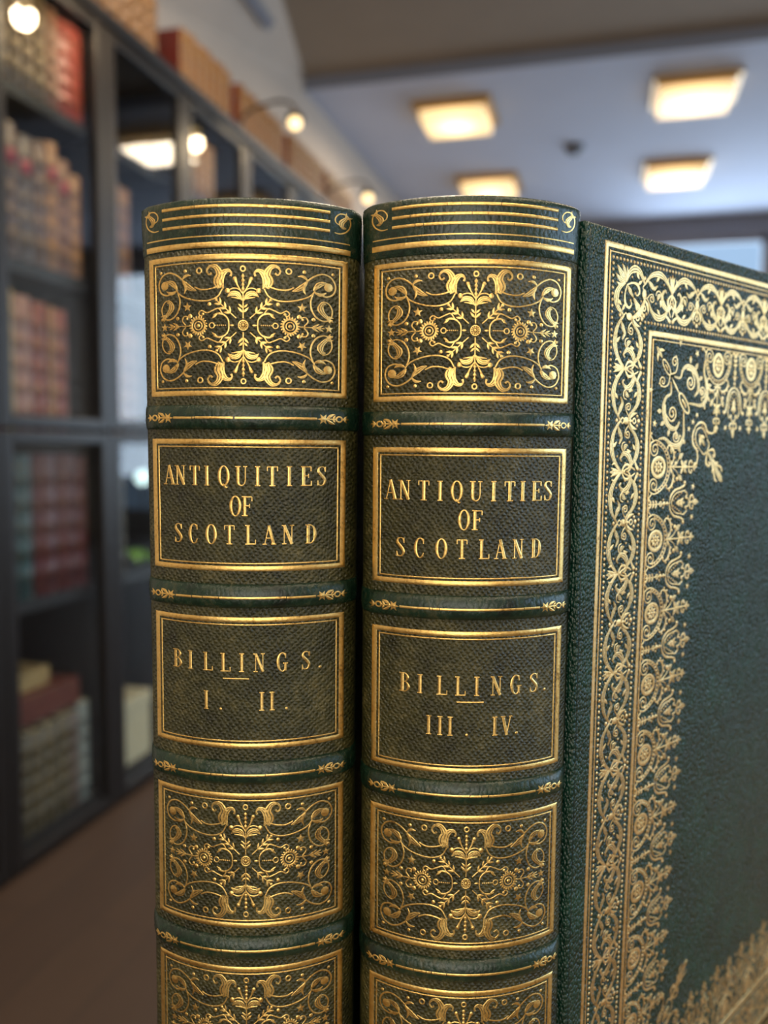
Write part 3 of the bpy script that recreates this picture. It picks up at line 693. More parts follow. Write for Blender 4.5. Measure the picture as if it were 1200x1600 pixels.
def corner_piece(t):
    """set in the inner corner, symmetrical about the diagonal; axes run inwards from the corner"""
    t.push(.7071, -.7071, .7071, .7071, 0, 0)     # u along the diagonal, v across
    t.leaf(3.2, 0, 8.4, 0, 1.7)
    t.ring(12.6, 0, 3.4, .6, 1.25, 16); t.dot(12.6, 0, 1.6, 8, .5)
    t.leaf(25.0, 0, 17.0, 0, 1.0)
    t.ring(29.5, 0, 4.6, .8, 1.7, 18); t.dot(29.5, 0, 2.4, 8, .7)
    for s in (1, -1):
        t.push(1, 0, 0, s, 0, 0)
        t.leaf(5.0, .4, 7.4, 2.9, 1.2)
        t.stroke([(16.0, .4), (17.6, 3.2), (16.2, 6.0), (13.2, 7.2)], .55, sub=4); t.spiral(14.6, 5.0, 2.0, 1.2, 1.2, .55, 1)
        t.stroke([(18.0, 1.4), (21.0, 4.0), (20.0, 7.2), (21.4, 10.6), (25.4, 12.6), (29.6, 12.2), (32.4, 9.8), (32.2, 6.6)], [.5, .8, 1.0, 1.5, 2.0, 1.6, 1.2, .6])
        t.spiral(26.8, 8.0, 3.0, 1.8, 1.6, .7, -1, lead=((21.6, 9.2), (24.0, 11.2)))
        for q in ((21.6, 12.4, 19.8, 14.4), (25.6, 13.6, 24.8, 16.2), (29.8, 13.0, 30.8, 15.4), (32.8, 10.4, 35.2, 11.6)): t.leaf(*q, 1.5)
        t.stroke([(31.0, 1.8), (34.2, 4.6), (38.0, 8.2), (38.2, 12.6), (34.6, 15.8), (30.2, 17.2), (27.4, 20.4)], [.5, .8, 1.2, 1.8, 1.6, 1.0, .5])
        t.spiral(34.6, 11.6, 2.3, -1.0, 1.5, .6, 1, lead=((37.0, 9.4),))
        for q in ((38.4, 9.6, 40.8, 8.8), (38.4, 12.8, 40.8, 13.6), (35.4, 15.6, 37.0, 18.0)): t.leaf(*q, 1.5)
        t.star(22.0, 18.2, 1.5); t.star(12.0, 12.2, 1.4); t.star(41.8, 18.0, 1.3); t.star(38.6, 3.6, 1.2)
        # tulip and finial
        t.stroke([(41.0, 0), (42.0, 3.2), (44.6, 5.2), (48.2, 5.0), (50.8, 6.6), (52.0, 9.0)], [.5, .9, 1.0, .9, .8, .5]); t.dot(51.6, 8.6, .9, 8)
        t.stroke([(42.6, 0), (43.6, 2.2), (46.0, 3.4), (49.6, 3.2)], .55, sub=4)
        for k in range(5): t.dot(44 + 1.25 * k, 3.6 + .22 * k, .4, 6)
        t.leaf(46.0, .3, 48.6, 2.2, 1.4)
        t.stroke([(50.0, 3.0), (52.6, 2.6), (53.4, .6)], .6, sub=4)
        t.stroke([(54.0, .6), (56.2, 3.4), (58.6, 2.8), (58.2, 1.2)], [.6, 1.1, .9, .5], sub=4); t.dot(57.8, 1.9, .7, 8)
        t.stroke([(58.6, .8), (62.0, 1.4), (65.2, 3.0), (67.0, 2.6)], [1.0, .9, 1.0, .6], sub=4); t.leaf(61.0, 1.2, 62.6, 3.0, 1.0)
        t.pop()
    t.leaf(44.6, 0, 50.8, 0, 1.7); t.stroke([(53.0, 0), (67.0, 0)], [1.0, 2.2], curve=False, sub=6); t.leaf(66, 0, 70.0, 0, 2.2)
    t.star(38.6, 0, 1.3)
    t.pop()

def cover_tooling(cover, f, BW, HT):
    T0, ZT = 12.0, HT - 4.3; ZB = 4.8; T1 = BW - 12.0        # outer fillet
    fr = Tool(f)
    rect_frame(fr, T0, T1, ZB, ZT, 1.9, 30); rect_frame(fr, T0 + 2.7, T1 - 2.7, ZB + 2.7, ZT - 2.7, .55, 30)
    I = 25.6
    rect_frame(fr, T0 + I, T1 - I, ZB + I, ZT - I, 2.0, 30); rect_frame(fr, T0 + I + 2.7, T1 - I - 2.7, ZB + I + 2.7, ZT - I - 2.7, .55, 30)
    fr.build('gilt_fillets', GOLD_C, cover)
    bd = Tool(f, .00016)
    for ins, a in ((4.7, .66), (23.4, .66)):
        x0, x1, z0, z1 = T0 + ins, T1 - ins, ZB + ins, ZT - ins
        n = round((x1 - x0) / 1.9); m = round((z1 - z0) / 1.9)
        for k in range(n + 1):
            x = x0 + (x1 - x0) * k / n; bd.dot(x, z1, a, 7); bd.dot(x, z0, a, 7)
        for k in range(1, m):
            z = z0 + (z1 - z0) * k / m; bd.dot(x0, z, a, 7); bd.dot(x1, z, a, 7)
    bd.build('gilt_bead_rows', GOLD_C, cover)
    # scroll border: runs round between the bead rows
    sc = Tool(f, .00014); sc.wm = 1.2; mid = 14.05; P = 33.4
    xa, xb, za, zb = T0 + mid, T1 - mid, ZB + mid, ZT - mid
    def run(ax, az, dx, dz, L, wx, wz, first):
        # direction (dx,dz), inward (wx,wz)
        n = max(1, round((L - 2 * first) / P)); per = (L - 2 * first) / n; k_ = per / P
        for i in range(n + 1):
            s0 = first + per * i
            sc.push(dx, wx, dz, wz, ax + dx * s0, az + dz * s0); border_node(sc); sc.pop()
            for sg in (1, -1):
                sc.push(dx * sg * k_, wx, dz * sg * k_, wz, ax + dx * s0, az + dz * s0)
                if 0 < s0 + sg * per * .5 < L and not ((i == n and sg > 0) or (i == 0 and sg < 0)): border_half(sc)
                sc.pop()
            if i < n:
                s1 = s0 + per / 2; sc.push(dx, wx, dz, wz, ax + dx * s1, az + dz * s1); border_palm(sc); sc.pop()
    first = 8.4
    run(xa, zb, 0, -1, zb - za, 1, 0, first); run(xb, zb, 0, -1, zb - za, -1, 0, first)
    run(xa, zb, 1, 0, xb - xa, 0, -1, first); run(xa, za, 1, 0, xb - xa, 0, 1, first)
    for cx, cz, sx, sz in ((xa, zb, 1, -1), (xb, zb, -1, -1), (xa, za, 1, 1), (xb, za, -1, 1)):
        sc.push(sx, 0, 0, sz, cx, cz)
        # fan of five petals in the outer corner
        for q in ((-7.2, -7.2, 1.9, 0), (-4.6, -8.0, 1.5, .12), (-8.0, -4.6, 1.5, -.12), (-2.0, -7.6, 1.2, .2), (-7.6, -2.0, 1.2, -.2)): sc.leaf(-2.6, -2.6, *q)
        for m in (0, 1):
            if m: sc.push(0, 1, 1, 0, 0, 0)
            # broad acanthus running to the first node, its inner stem and the curl between them
            sc.stroke([(-2.2, -2.4), (-.4, -5.6), (2.4, -7.2), (5.6, -6.6), (8.4, -2.9)], [.6, 1.6, 2.3, 1.7, .6]); sc.leaf(3.6, -6.4, 5.2, -4.2, 1.3)
            sc.stroke([(8.8, 1.6), (6.8, 5.0), (5.2, 7.2), (3.4, 8.2)], [.5, 1.1, 1.6, .7]); sc.leaf(6.2, 5.6, 8.2, 7.2, 1.3)
            sc.stroke([(-1.6, -1.6), (1.6, -2.6), (4.4, -2.2), (5.6, -.2), (4.4, 1.2), (3.0, .6)], [.5, .7, 1.2, .9, .6, .4]); sc.dot(3.2, .6, .6, 8)
            sc.leaf(4.6, -2.4, 7.0, -4.0, 1.2); sc.dot(1.2, -4.4, .5, 6); sc.dot(6.6, 2.8, .45, 6)
            if m: sc.pop()
        sc.leaf(-1.6, -1.6, 2.2, 2.2, 1.5); sc.leaf(2.0, 2.0, 7.4, 7.4, 1.8); sc.leaf(3.6, 3.6, 4.4, 6.4, 1.0); sc.leaf(3.6, 3.6, 6.4, 4.4, 1.0)
        sc.pop()
    sc.build('gilt_scroll_border', GOLD_C, cover)
    # inner lace
    lc = Tool(f, .00014); lc.wm = 1.2; e0 = T0 + I + 2.9; xa, xb, za, zb = e0, T1 - I - 2.9, ZB + I + 2.9, ZT - I - 2.9
    def lace(ax, az, dx, dz, L, wx, wz):
        c0 = 43.5; n = round((L - 2 * c0) / 25.1); per = (L - 2 * c0) / n
        for i in range(n + 1):
            s0 = c0 + per * i; lc.push(dx, wx, dz, wz, ax + dx * s0, az + dz * s0); lace_unit(lc); lc.pop()
            if i < n:
                s1 = s0 + per / 2; lc.push(dx, wx, dz, wz, ax + dx * s1, az + dz * s1); lace_between(lc); lc.pop()
    lace(xa, zb, 0, -1, zb - za, 1, 0); lace(xb, zb, 0, -1, zb - za, -1, 0); lace(xa, zb, 1, 0, xb - xa, 0, -1); lace(xa, za, 1, 0, xb - xa, 0, 1)
    for cx, cz, sx, sz in ((xa, zb, 1, -1), (xb, zb, -1, -1), (xa, za, 1, 1), (xb, za, -1, 1)):
        lc.push(sx, 0, 0, sz, cx, cz); corner_piece(lc); lc.pop()
    lc.build('gilt_lace', GOLD_C, cover)

TB = .290
U = .0577   # mm per unit of the letter table
def row(s, xs, c, ys, h): return [(ch, (x - c) * U * 1.005, y * U, h) for ch, x, y in zip(s, xs, ys if isinstance(ys, list) else [ys] * len(s))]
H1 = 5.95
# heights are measured from the panel's middle, up positive
t1 = row('ANTIQUITIES', [180, 245, 328, 395, 485, 577, 660, 735, 820, 905, 982], 590, 103, H1) + row('OF', [545, 606], 590, -54, H1) + row('SCOTLAND', [224, 312, 410, 508, 618, 714, 808, 926], 585, -204, 5.85)
a1 = row('BILLINGS.', [232, 308, 408, 505, 592, 683, 803, 925, 998], 608, 62, 5.75) + row('-', [561], 608, -25, 5.75) + row('I.II.', [397, 477, 697, 750, 825], 608, -152, 5.75)
a1[-5:] = row('I.II.', [397, 477, 697, 750, 825], 608, -148, 5.75)
U = .0600
t2 = row('ANTIQUITIES', [172, 240, 335, 415, 497, 592, 680, 762, 830, 905, 968], 575, 82, H1 + .05) + row('OF', [535, 600], 575, -62, H1) + row('SCOTLAND', [217, 312, 420, 522, 632, 716, 806, 905], 570, -208, 5.9)
U = .0768
a2 = row('BILLINGS.', [172, 232, 318, 390, 455, 533, 613, 690, 738], 425, 30, 5.9) + row('-', [430], 425, -35, 5.9) + row('III.IV.', [268, 312, 352, 418, 530, 578, 620], 425, -134, 5.9)
make_book('antiquarian_book', -.0422, .25, .0723 + TB, [z + TB for z in (.0079, -.0462, -.1013, -.1579, -.2140)],
          [(a + TB, b + TB) for a, b in ((.0142, .0558), (-.0386, .0014), (-.0938, -.0527), (-.1516, -.1080), (-.2075, -.1645), (-.2650, -.2205))],
          (t1, a1), False, 'green gilt-tooled leather book lettered I. II., standing closed left of its twin')
make_book('antiquarian_book', .0264, .248, .0729 + TB, [z + TB for z in (.0066, -.0488, -.1064, -.1636, -.2200)],
          [(a + TB, b + TB) for a, b in ((.0131, .0545), (-.0423, -.0006), (-.1003, -.0561), (-.1572, -.1136), (-.2135, -.1705), (-.2690, -.2265))],
          (t2, a2), True, 'green gilt-tooled leather book lettered III. IV., its ornate front cover swung open')

# ------------------------------------------------------------------ bookcase along the left wall
M_CASE = simple('ebonised_bookcase_wood', rgb(22, 18, 16), .38, 0, .15, 20, .36)
M_INSIDE = simple('bookcase_inside_black_wood', rgb(20, 18, 17), .6, 0, .15, 20)
FX = -1.41
posts = [1.23, 1.695, 2.160, 2.622, 3.115, 3.60, 4.10, 4.60, 5.10]
ZC0, ZC1 = 2.280, 2.312       # cornice
SHZ = [(1.955, 1.985), (1.525, 1.56), (1.095, 1.125), (.655, .69)]   # shelf boards
ordn = ['nearest', 'second', 'third', 'fourth', 'fifth', 'sixth', 'seventh', 'eighth']
for i, (ya, yb) in enumerate(zip(posts, posts[1:])):
    names = ['glazed black bookcase at the left edge of the photo', 'glazed black bookcase holding red, brown and teal books', 'glazed black bookcase just left of the green books', 'glazed black bookcase behind the I. II. book, first past the near corner',
             'glazed black bookcase fifth along the wall', 'glazed black bookcase sixth along the wall', 'glazed black bookcase seventh along the wall', 'glazed black bookcase last along the wall, nearest the windows']
    bc = tag(empty('bookcase', (FX - .25, (ya + yb) / 2, 0)), names[i], 'bookcase', 'bookcases along the left wall')
    def pb(nm, x0, x1, y0, y1, z0, z1, mat=M_CASE, par=None, bev=.002):
        o = box_obj(nm, x0 - bc.location.x, x1 - bc.location.x, y0 - bc.location.y, y1 - bc.location.y, z0, z1, mat, par or bc, bev); return o
    pb('back_panel', FX - .515, FX - .50, ya, yb, .06, ZC0, M_INSIDE)
    pb('side_panel', FX - .50, FX - .03, ya + .001, ya + .02, .0, ZC0, M_INSIDE); pb('side_panel', FX - .50, FX - .03, yb - .02, yb - .001, .0, ZC0, M_INSIDE)
    for z0, z1 in SHZ: pb('shelf', FX - .50, FX - .04, ya + .021, yb - .021, z0, z1, M_INSIDE)
    pb('bottom_board', FX - .50, FX - .03, ya + .021, yb - .021, .02, .06, M_INSIDE)
    for nm, z0, z1 in (('upper_door', 1.135, ZC0 - .004), ('lower_door', .012, 1.128)):
        bm = bmesh.new(); st = .046; rl = .032; ox, oy = bc.location.x, bc.location.y
        for y0, y1, q0, q1 in ((ya + .002, ya + st, z0, z1), (yb - st, yb - .002, z0, z1), (ya + st, yb - st, z0, z0 + rl), (ya + st, yb - st, z1 - rl, z1)):
            box(bm, FX - .028 - ox, FX - ox, y0 - oy, y1 - oy, q0, q1)
        d = bm_obj(nm, bm, M_CASE, bc, False, .004)
        box_obj('glass_pane', FX - .018 - ox, FX - .014 - ox, ya + st - oy, yb - st - oy, z0 + rl, z1 - rl, M_DOORGLASS, d)
bm = bmesh.new(); box(bm, FX - .52, FX + .012, posts[0], posts[-1], ZC0, ZC1); box(bm, FX - .03, FX + .014, posts[0], posts[-1], ZC1 - .02, ZC1)
tag(bm_obj('bookcase_cornice', bm, M_CASE, None, False, .004), 'long black cornice board running over the tops of the bookcases', 'cornice')

# ------------------------------------------------------------------ shelf books
def book_mat(name, col, gild=.5, rough=.45):
    """old leather with gilt bands and specks tooled across the spine"""
    k = NT(name); v = k.coord(); n1 = k.noise(v, 38, 4, .65)
    dk = tuple(c * .55 for c in col[:3]) + (1,); lt = tuple(min(1, c * 1.35) for c in col[:3]) + (1,)
    base = k.ramp(n1, [(.32, dk), (.5, col), (.7, lt)])
    gl = k.noise(k.coord((1, 1, 1.6)), 95, 2, .7); fac = k.ramp(gl, [(.62 - .14 * gild, (0, 0, 0, 1)), (.70 - .10 * gild, (1, 1, 1, 1))])
    mx = k.n('ShaderNodeMix', data_type='RGBA'); k.t.links.new(fac, mx.inputs[0]); k.t.links.new(base, mx.inputs[6]); mx.inputs[7].default_value = (.34, .21, .08, 1)
    k.set(Base_Color=mx.outputs[2], Roughness=rough, Metallic=k.math('MULTIPLY', fac, .4)); return k.m
BM_ = {
 'dark brown gilt': book_mat('dark_brown_gilt_calf', rgb(74, 54, 38), 1.0), 'red': book_mat('red_leather', rgb(138, 52, 42), .1), 'russet': book_mat('russet_calf', rgb(120, 74, 52), .5),
 'brown': book_mat('brown_calf', rgb(106, 78, 62), .25), 'tan': book_mat('tan_calf', rgb(150, 100, 58), .5), 'grey brown': book_mat('grey_brown_calf', rgb(96, 80, 70), .2),
 'russet red': book_mat('russet_red_leather', rgb(98, 44, 34), .1), 'crimson': book_mat('crimson_gilt_leather', rgb(120, 42, 34), .5), 'maroon': book_mat('maroon_cloth', rgb(78, 16, 18), .1), 'teal': book_mat('teal_cloth', rgb(36, 66, 66), .1),
 'pink brown': book_mat('pinkish_brown_calf', rgb(150, 104, 92), .4), 'cream': book_mat('cream_vellum', rgb(178, 150, 100), .4), 'pale grey': book_mat('pale_grey_cloth', rgb(120, 126, 120), .05), 'olive': book_mat('olive_cloth', rgb(78, 70, 48), .5),
 'golden brown': book_mat('golden_brown_gilt_calf', rgb(128, 82, 38), .6)}
M_BOARD_RED = simple('dark_red_leather_sides', rgb(112, 36, 24), .5, 0, .15, 30)
M_LABEL = simple('red_title_label', rgb(150, 34, 44), .5, 0, .1, 50)
M_GILT = simple('dull_gilt_line', rgb(150, 108, 52), .4, .6, .15, 80)

def shelf_book(y0, th, ht, dp, xs, z0, mat, label, group, board=None, lab=False, nbands=5, name='leather_book'):
    """upright book, rounded spine towards +X at xs, base centre the object origin"""
    bm = bmesh.new(); hw = th / 2 - .0006; n = 8; sag = min(.012, hw * .45)
    pr = [(-sag * (2 * k / n - 1) ** 2, -hw + 2 * hw * k / n) for k in range(n + 1)]
    lv = [(0, -.001), (.003, 0)]
    for b in range(nbands):
        zc = ht * (b + 1) / (nbands + 1); lv += [(zc - .005, 0), (zc - .003, .002), (zc + .003, .002), (zc + .005, 0)]
    lv += [(ht - .003, 0), (ht, -.002)]
    rows = [[bm.verts.new((x + off, y, z)) for x, y in pr] for z, off in lv]
    for i, (p, q) in enumerate(zip(rows, rows[1:])):
        for k in range(n):
            f = bm.faces.new((p[k], p[k + 1], q[k + 1], q[k])); f.smooth = True
            f.material_index = 2 if (lv[i][1] == 0 and lv[i + 1][1] > 0) else 0
    bt = .003
    for s in (-1, 1): box(bm, -dp, -sag, min(s * hw, s * (hw - bt)), max(s * hw, s * (hw - bt)), 0, ht, 1)
    box(bm, -dp + .004, -sag - .001, -hw + bt, hw - bt, .004, ht - .004, 3)
    o = bm_obj(name, bm, [mat, board or mat, M_GILT, PAPER]); o.location = (xs, y0 + th / 2, z0)
    tag(o, label, 'book', group)
    if lab:
        v = []; f = []; za, zb = ht * (4 / (nbands + 1)) + .008, ht * (5 / (nbands + 1)) - .008
        for z in (za, zb):
            for x, y in pr: v.append((x + .0012, y * .92, z))
        for k in range(n): f.append((k, k + 1, n + 2 + k, n + 1 + k))
        lo_ = mesh_obj('title_label', v, f, M_LABEL, o); sd = lo_.modifiers.new('s', 'SOLIDIFY'); sd.thickness = .001
        lo_['label'] = 'red title label'
    return o
NUM = ['first', 'second', 'third', 'fourth', 'fifth', 'sixth', 'seventh', 'eighth', 'ninth', 'tenth', 'eleventh', 'twelfth']
def fill(y, items, xs, z0, where, group):
    """items: (kind, thickness, height, depth, has label); returns end"""
    for i, (kd, th, ht, dp, lb) in enumerate(items):
        if kd is None: y += th; continue
        no = NUM[sum(1 for q in items[:i] if q[0])]
        shelf_book(y, th, ht, dp, xs, z0, BM_[kd], '%s book, %s from left %s' % (kd, no, where), group, lab=lb)
        y += th + .0015
    return y
XB = FX - .036
G = lambda n: 'books on the %s shelf of the near bookcase' % n
fill(1.722, [('dark brown gilt', .05, .262, .2, 0), ('dark brown gilt', .042, .262, .2, 0), ('dark brown gilt', .042, .262, .2, 0), ('dark brown gilt', .05, .262, .2, 0), ('dark brown gilt', .045, .258, .2, 0), ('russet', .046, .25, .2, 0), ('red', .108, .245, .2, 0)],
     XB, 1.986, 'on the top shelf at the left edge', G('top'))
fill(1.722, [('brown', .056, .335, .24, 0), ('brown', .055, .325, .24, 1), ('grey brown', .058, .31, .24, 1), ('brown', .05, .315, .24, 0), ('tan', .046, .33, .24, 1), ('russet', .05, .30, .22, 1), ('tan', .048, .275, .22, 0)],
     XB, 1.561, 'on the second shelf at the left edge', G('second'))
fill(1.722, [('pink brown', .048, .352, .25, 0), ('cream', .03, .352, .25, 0), ('pink brown', .07, .345, .25, 0), ('crimson', .062, .338, .25, 0), ('tan', .022, .335, .25, 0), ('crimson', .062, .332, .25, 0)],
     XB, 1.126, 'on the eye-level shelf at the left edge', G('third'))
fill(1.722, [('teal', .066, .382, .27, 0), ('teal', .07, .378, .27, 0), (None, .006, 0, 0, 0), ('maroon', .09, .378, .27, 0), ('maroon', .082, .378, .27, 0), ('maroon', .055, .37, .27, 0)],
     XB, .691, 'on the shelf below the rail, left edge', G('fourth'))
fill(1.722, [('olive', .05, .275, .28, 0), ('olive', .055, .28, .28, 0), ('olive', .05, .272, .28, 0), ('olive', .06, .275, .28, 0), ('olive', .05, .28, .28, 0), ('grey brown', .04, .275, .28, 0), ('pale grey', .05, .29, .28, 0)],
     XB, .061, 'in the bottom of the near bookcase', G('bottom'))
# flat books on top of the olive row
def flat_book(x, y, z, dx, dy, dz, mat, label, rz=0):
    bm = bmesh.new(); box(bm, -dx / 2, dx / 2, -dy / 2, dy / 2, 0, .004, 0); box(bm, -dx / 2, dx / 2, -dy / 2, dy / 2, dz - .004, dz, 0)
    box(bm, -dx / 2, dx / 2, -dy / 2, -dy / 2 + .006, .004, dz - .004, 0); box(bm, -dx / 2 + .005, dx / 2 - .005, -dy / 2 + .006, dy / 2 - .005, .004, dz - .004, 1)
    o = bm_obj('leather_book', bm, [mat, PAPER], None, False, .001); o.location = (x, y, z); o.rotation_euler = (0, 0, rz)
    return tag(o, label, 'book')
flat_book(FX - .18, 1.90, .352, .30, .26, .075, BM_['russet red'], 'red book lying flat on the olive row, low in the near bookcase', pi / 2)
flat_book(FX - .20, 1.86, .428, .22, .22, .05, BM_['cream'], 'cream book lying flat on top of the red flat book', pi / 2)
# second bookcase: few books, vellum box, plant, lamp
fill(2.20, [('pink brown', .045, .30, .22, 0), ('brown', .045, .315, .22, 0), ('russet', .05, .31, .22, 0)], XB, 1.561, 'on the second shelf left of the green books', 'books on the second shelf beside the green books')
fill(2.20, [('brown', .04, .31, .22, 0), ('tan', .05, .315, .22, 0), ('russet', .05, .33, .22, 0), ('brown', .05, .32, .22, 0)], XB, 1.126, 'on the eye-level shelf left of the green books', 'books on the eye-level shelf beside the green books')
fill(2.19, [('dark brown gilt', .05, .33, .22, 0), ('olive', .05, .32, .22, 0)], XB, .691, 'below the rail left of the green books', 'books under the rail beside the green books')
bx_ = tag(empty('document_box', (FX - .22, 2.32, .061)), 'cream document box at the bottom left of the green books', 'box')
M_CREAM = simple('cream_cloth_board', rgb(208, 194, 158), .7, 0, .06, 40)
box_obj('body', -.16, .16, -.11, .13, 0, .20, M_CREAM, bx_, .004); box_obj('lid', -.164, .164, -.114, .134, .17, .215, M_CREAM, bx_, .004)
# upper shelves of the bookcases beyond
for b, (y0, cols) in enumerate(((2.64, ('tan', 'tan', 'golden brown', 'tan', 'russet', 'tan', 'golden brown')), (3.14, ('golden brown', 'russet', 'tan', 'tan', 'brown', 'tan', 'russet')), (3.64, ('russet', 'tan', 'brown', 'tan', 'golden brown', 'tan', 'tan')))):
    fill(y0 + .012, [(c, .052 + .006 * (j % 2), .305 + .012 * ((j * 5) % 3), .22, 0) for j, c in enumerate(cols)], XB, 1.561, 'on the %s bookcase\'s second shelf' % ordn[b + 3], 'books on the second shelf of the %s bookcase' % ordn[b + 3])
for b, (y0, cols) in enumerate(((2.64, ('tan', 'golden brown', 'tan', 'tan', 'golden brown')),)):
    fill(y0 + .012, [(c, .052, .20 + .01 * (j % 2), .2, 0) for j, c in enumerate(cols)], XB, 1.986, 'on the fourth bookcase\'s top shelf', 'books on the top shelf of the fourth bookcase')
# folios on top of the cornice, in groups
for g, (ya, yb, n) in enumerate(((1.50, 2.68, 17), (2.84, 3.26, 7), (3.335, 3.83, 8), (3.895, 4.40, 8), (4.46, 4.95, 8))):
    th = (yb - ya) / n
    gname = ['first', 'second', 'third', 'fourth', 'fifth'][g]
    for i in range(n):
        nth = (NUM + ['thirteenth', 'fourteenth', 'fifteenth', 'sixteenth', 'seventeenth'])[i]
        lab_ = 'golden brown folio on the bookcase top, %s book of the %s row from the left' % (nth, gname)
        shelf_book(ya + th * i, th - .0015, 0.296 - .006 * ((i * 7 + g) % 2), .27, -1.535, ZC1 + .001, BM_['golden brown'], lab_, 'folios in the %s row on the bookcase top' % gname, M_BOARD_RED, name='folio')

# ------------------------------------------------------------------ picture lights over the bookcases
M_BRASS = simple('dark_bronze_metal', rgb(70, 58, 48), .35, .8, .1, 40)
M_BULB = emit('warm_bulb', (1, .70, .30, 1), 2.8)
for i, (y, lb) in enumerate(((2.11, 'dark bronze picture light with glowing bulb nearest the left edge'), (3.12, 'dark bronze picture light with glowing bulb above the I. II. book'), (4.13, 'dark bronze picture light with bulb seen between the two green books'))):
    p = tag(empty('picture_light', (-1.44, y, ZC1)), lb, 'lamp', 'picture lights over the bookcases')
    bm = bmesh.new(); lathe(bm, [(.022, 0), (.022, .008), (.01, .014)], n=16); bm_obj('base', bm, M_BRASS, p, True)
    bm = bmesh.new(); tube(bm, [(0, 0, .01), (.0, 0, .05), (.03, 0, .085), (.09, 0, .105), (.16, 0, .115), (.205, 0, .105), (.228, 0, .085), (.23, 0, .068)], .0065); bm_obj('arm', bm, M_BRASS, p, True)
    bm = bmesh.new(); lathe(bm, [(.008, .074), (.02, .068), (.034, .05), (.038, .036), (.036, .036), (.03, .050)], (.23, 0, 0), 20); bm_obj('lamp_cup', bm, M_BRASS, p, True)
    bm = bmesh.new(); bmesh.ops.create_uvsphere(bm, u_segments=20, v_segments=12, radius=.024, matrix=Matrix.Translation((.23, 0, .026))); bm_obj('bulb', bm, M_BULB, p, True)
    l = bpy.data.lights.new('picture_light_glow', 'SPOT'); l.energy = 8; l.color = (1, .76, .46); l.spot_size = radians(150); l.spot_blend = .6; l.shadow_soft_size = .03
    lo_ = bpy.data.objects.new('picture_light_glow', l); COL.objects.link(lo_); lo_.parent = p; lo_.location = (.23, 0, -.012); lo_.rotation_euler = (0, radians(25), 0)

# ------------------------------------------------------------------ square ceiling lamps
def diffuser_mat():
    k = NT('warm_lamp_glass'); c = k.n('ShaderNodeTexCoord'); ln = k.n('ShaderNodeVectorMath', operation='LENGTH'); k.t.links.new(c.outputs['Object'], ln.inputs[0])
    s = k.ramp(ln.outputs['Value'], [(.11, (1, 1, 1, 1)), (.19, (.40, .40, .40, 1)), (.30, (.22, .22, .22, 1))])
    k.set(Base_Color=(.8, .74, .62, 1), Emission_Color=(1, .66, .27, 1), Emission_Strength=k.math('MULTIPLY', s, 4.2)); return k.m
M_DIFF = diffuser_mat(); M_PLATE = simple('brushed_nickel_lamp_frame', rgb(200, 160, 104), .35, .5, .05, 30)
def ceiling_lamp(x, y, z, label, power):
    e = tag(empty('ceiling_lamp', (x, y, z)), label, 'lamp', 'square ceiling lamps')
    bm = bmesh.new(); box(bm, -.26, .26, -.24, .24, -.03, -.0005); box(bm, -.235, .235, -.215, .215, -.05, -.03); bm_obj('frame', bm, M_PLATE, e, False, .004)
    bm = bmesh.new(); box(bm, -.215, .215, -.195, .195, -.105, -.05); d = bm_obj('diffuser', bm, M_DIFF, e, False, .006)
    l = bpy.data.lights.new('ceiling_lamp_light', 'AREA'); l.shape = 'SQUARE'; l.size = .42; l.energy = power; l.color = (1, .84, .62)
    lo_ = bpy.data.objects.new('ceiling_lamp_light', l); COL.objects.link(lo_); lo_.parent = e; lo_.location = (0, 0, -.11)
    return e
ceiling_lamp(-1.06, 5.73, CZ, 'glowing square ceiling lamp nearest the bookcases, upper left of four', 16)
ceiling_lamp(.45, 5.73, CZ, 'glowing square ceiling lamp in the upper right corner of the photo', 16)
ceiling_lamp(-1.055, 7.29, CZ, 'glowing square ceiling lamp peeking out above the III. IV. book', 16)
ceiling_lamp(.455, 7.29, CZ, 'glowing square ceiling lamp lower right, nearest the far windows', 16)
n = 0
for y in (2.6, .3, -1.6):
    for x in (-.6, .9):
        n += 1; ceiling_lamp(x, y, CZN, 'glowing square lamp on the taupe ceiling, %s from the back wall' % NUM[6 - n], 20)
sm = tag(empty('smoke_detector', (-.32, 6.59, CZ)), 'small dark round smoke detector on the pale ceiling', 'smoke detector')
M_SMOKE = simple('grey_plastic', rgb(92, 92, 98), .5, 0, .05, 40)
bm = bmesh.new(); lathe(bm, [(.075, -.0005), (.075, -.02), (.06, -.035)], n=24); bm_obj('base', bm, M_SMOKE, sm, True)
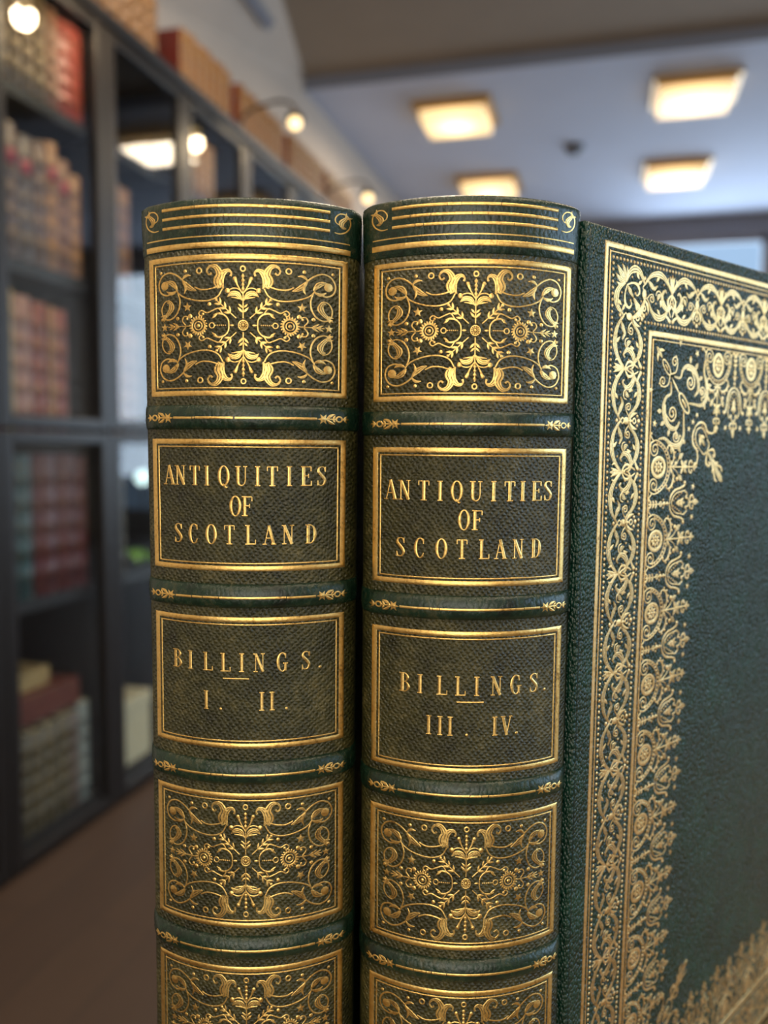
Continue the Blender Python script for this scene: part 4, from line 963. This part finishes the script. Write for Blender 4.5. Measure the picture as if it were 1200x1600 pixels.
bm = bmesh.new(); lathe(bm, [(.05, -.035), (.045, -.055), (.02, -.06)], n=20); bm_obj('sensor_head', bm, M_SMOKE, sm, True)

# ------------------------------------------------------------------ plant beside the bookcase
M_POT = simple('dark_clay_pot', rgb(60, 52, 50), .6, 0, .1, 30); M_LEAF = simple('fresh_green_leaf', rgb(120, 170, 40), .45, 0, .2, 30)
pl = tag(empty('potted_plant', (FX - .12, 2.41, .691)), 'green leafed potted plant on the shelf at the edge of the I. II. book', 'plant')
bm = bmesh.new(); lathe(bm, [(.035, 0), (.05, .022), (.055, .03), (.05, .03), (.045, .024)], n=20); bm_obj('pot', bm, M_POT, pl, True)
for k in range(9):
    a = k * 2.4; L = .075 + .008 * (k % 3); v = []; f = []
    for i in range(9):
        u = i / 8; w = .02 * sin(pi * min(1, u * .97 + .03)) ** .7; d = L * u; z = .028 + .10 * u - .11 * u * u
        for s in (-1, 0, 1): v.append((cos(a) * d - sin(a) * w * s, sin(a) * d + cos(a) * w * s, z + .006 * abs(s)))
    for i in range(8):
        for s in range(2): f.append((i * 3 + s, i * 3 + s + 1, i * 3 + s + 4, i * 3 + s + 3))
    lf = mesh_obj('leaf', v, f, M_LEAF, pl); sd = lf.modifiers.new('s', 'SOLIDIFY'); sd.thickness = .0012

# ------------------------------------------------------------------ unseen globe lamp, added for the bright glint mirrored in the bookcase glass
fl_ = tag(empty('added_globe_lamp', (2.19, 8.3, 0)), 'unseen cool white globe lamp added for a glint in the bookcase glass', 'lamp')
bm = bmesh.new(); lathe(bm, [(.11, 0), (.11, .015), (.02, .025), (.012, .05)], n=20); bm_obj('base', bm, M_SMOKE, fl_, True)
bm = bmesh.new(); tube(bm, [(0, 0, .04), (0, 0, .64)], .011); bm_obj('pole', bm, M_SMOKE, fl_, True)
bm = bmesh.new(); bmesh.ops.create_uvsphere(bm, u_segments=20, v_segments=12, radius=.085, matrix=Matrix.Translation((0, 0, .715))); bm_obj('globe', bm, emit('cool_white_globe', (.72, 1, .98, 1), 22), fl_, True)
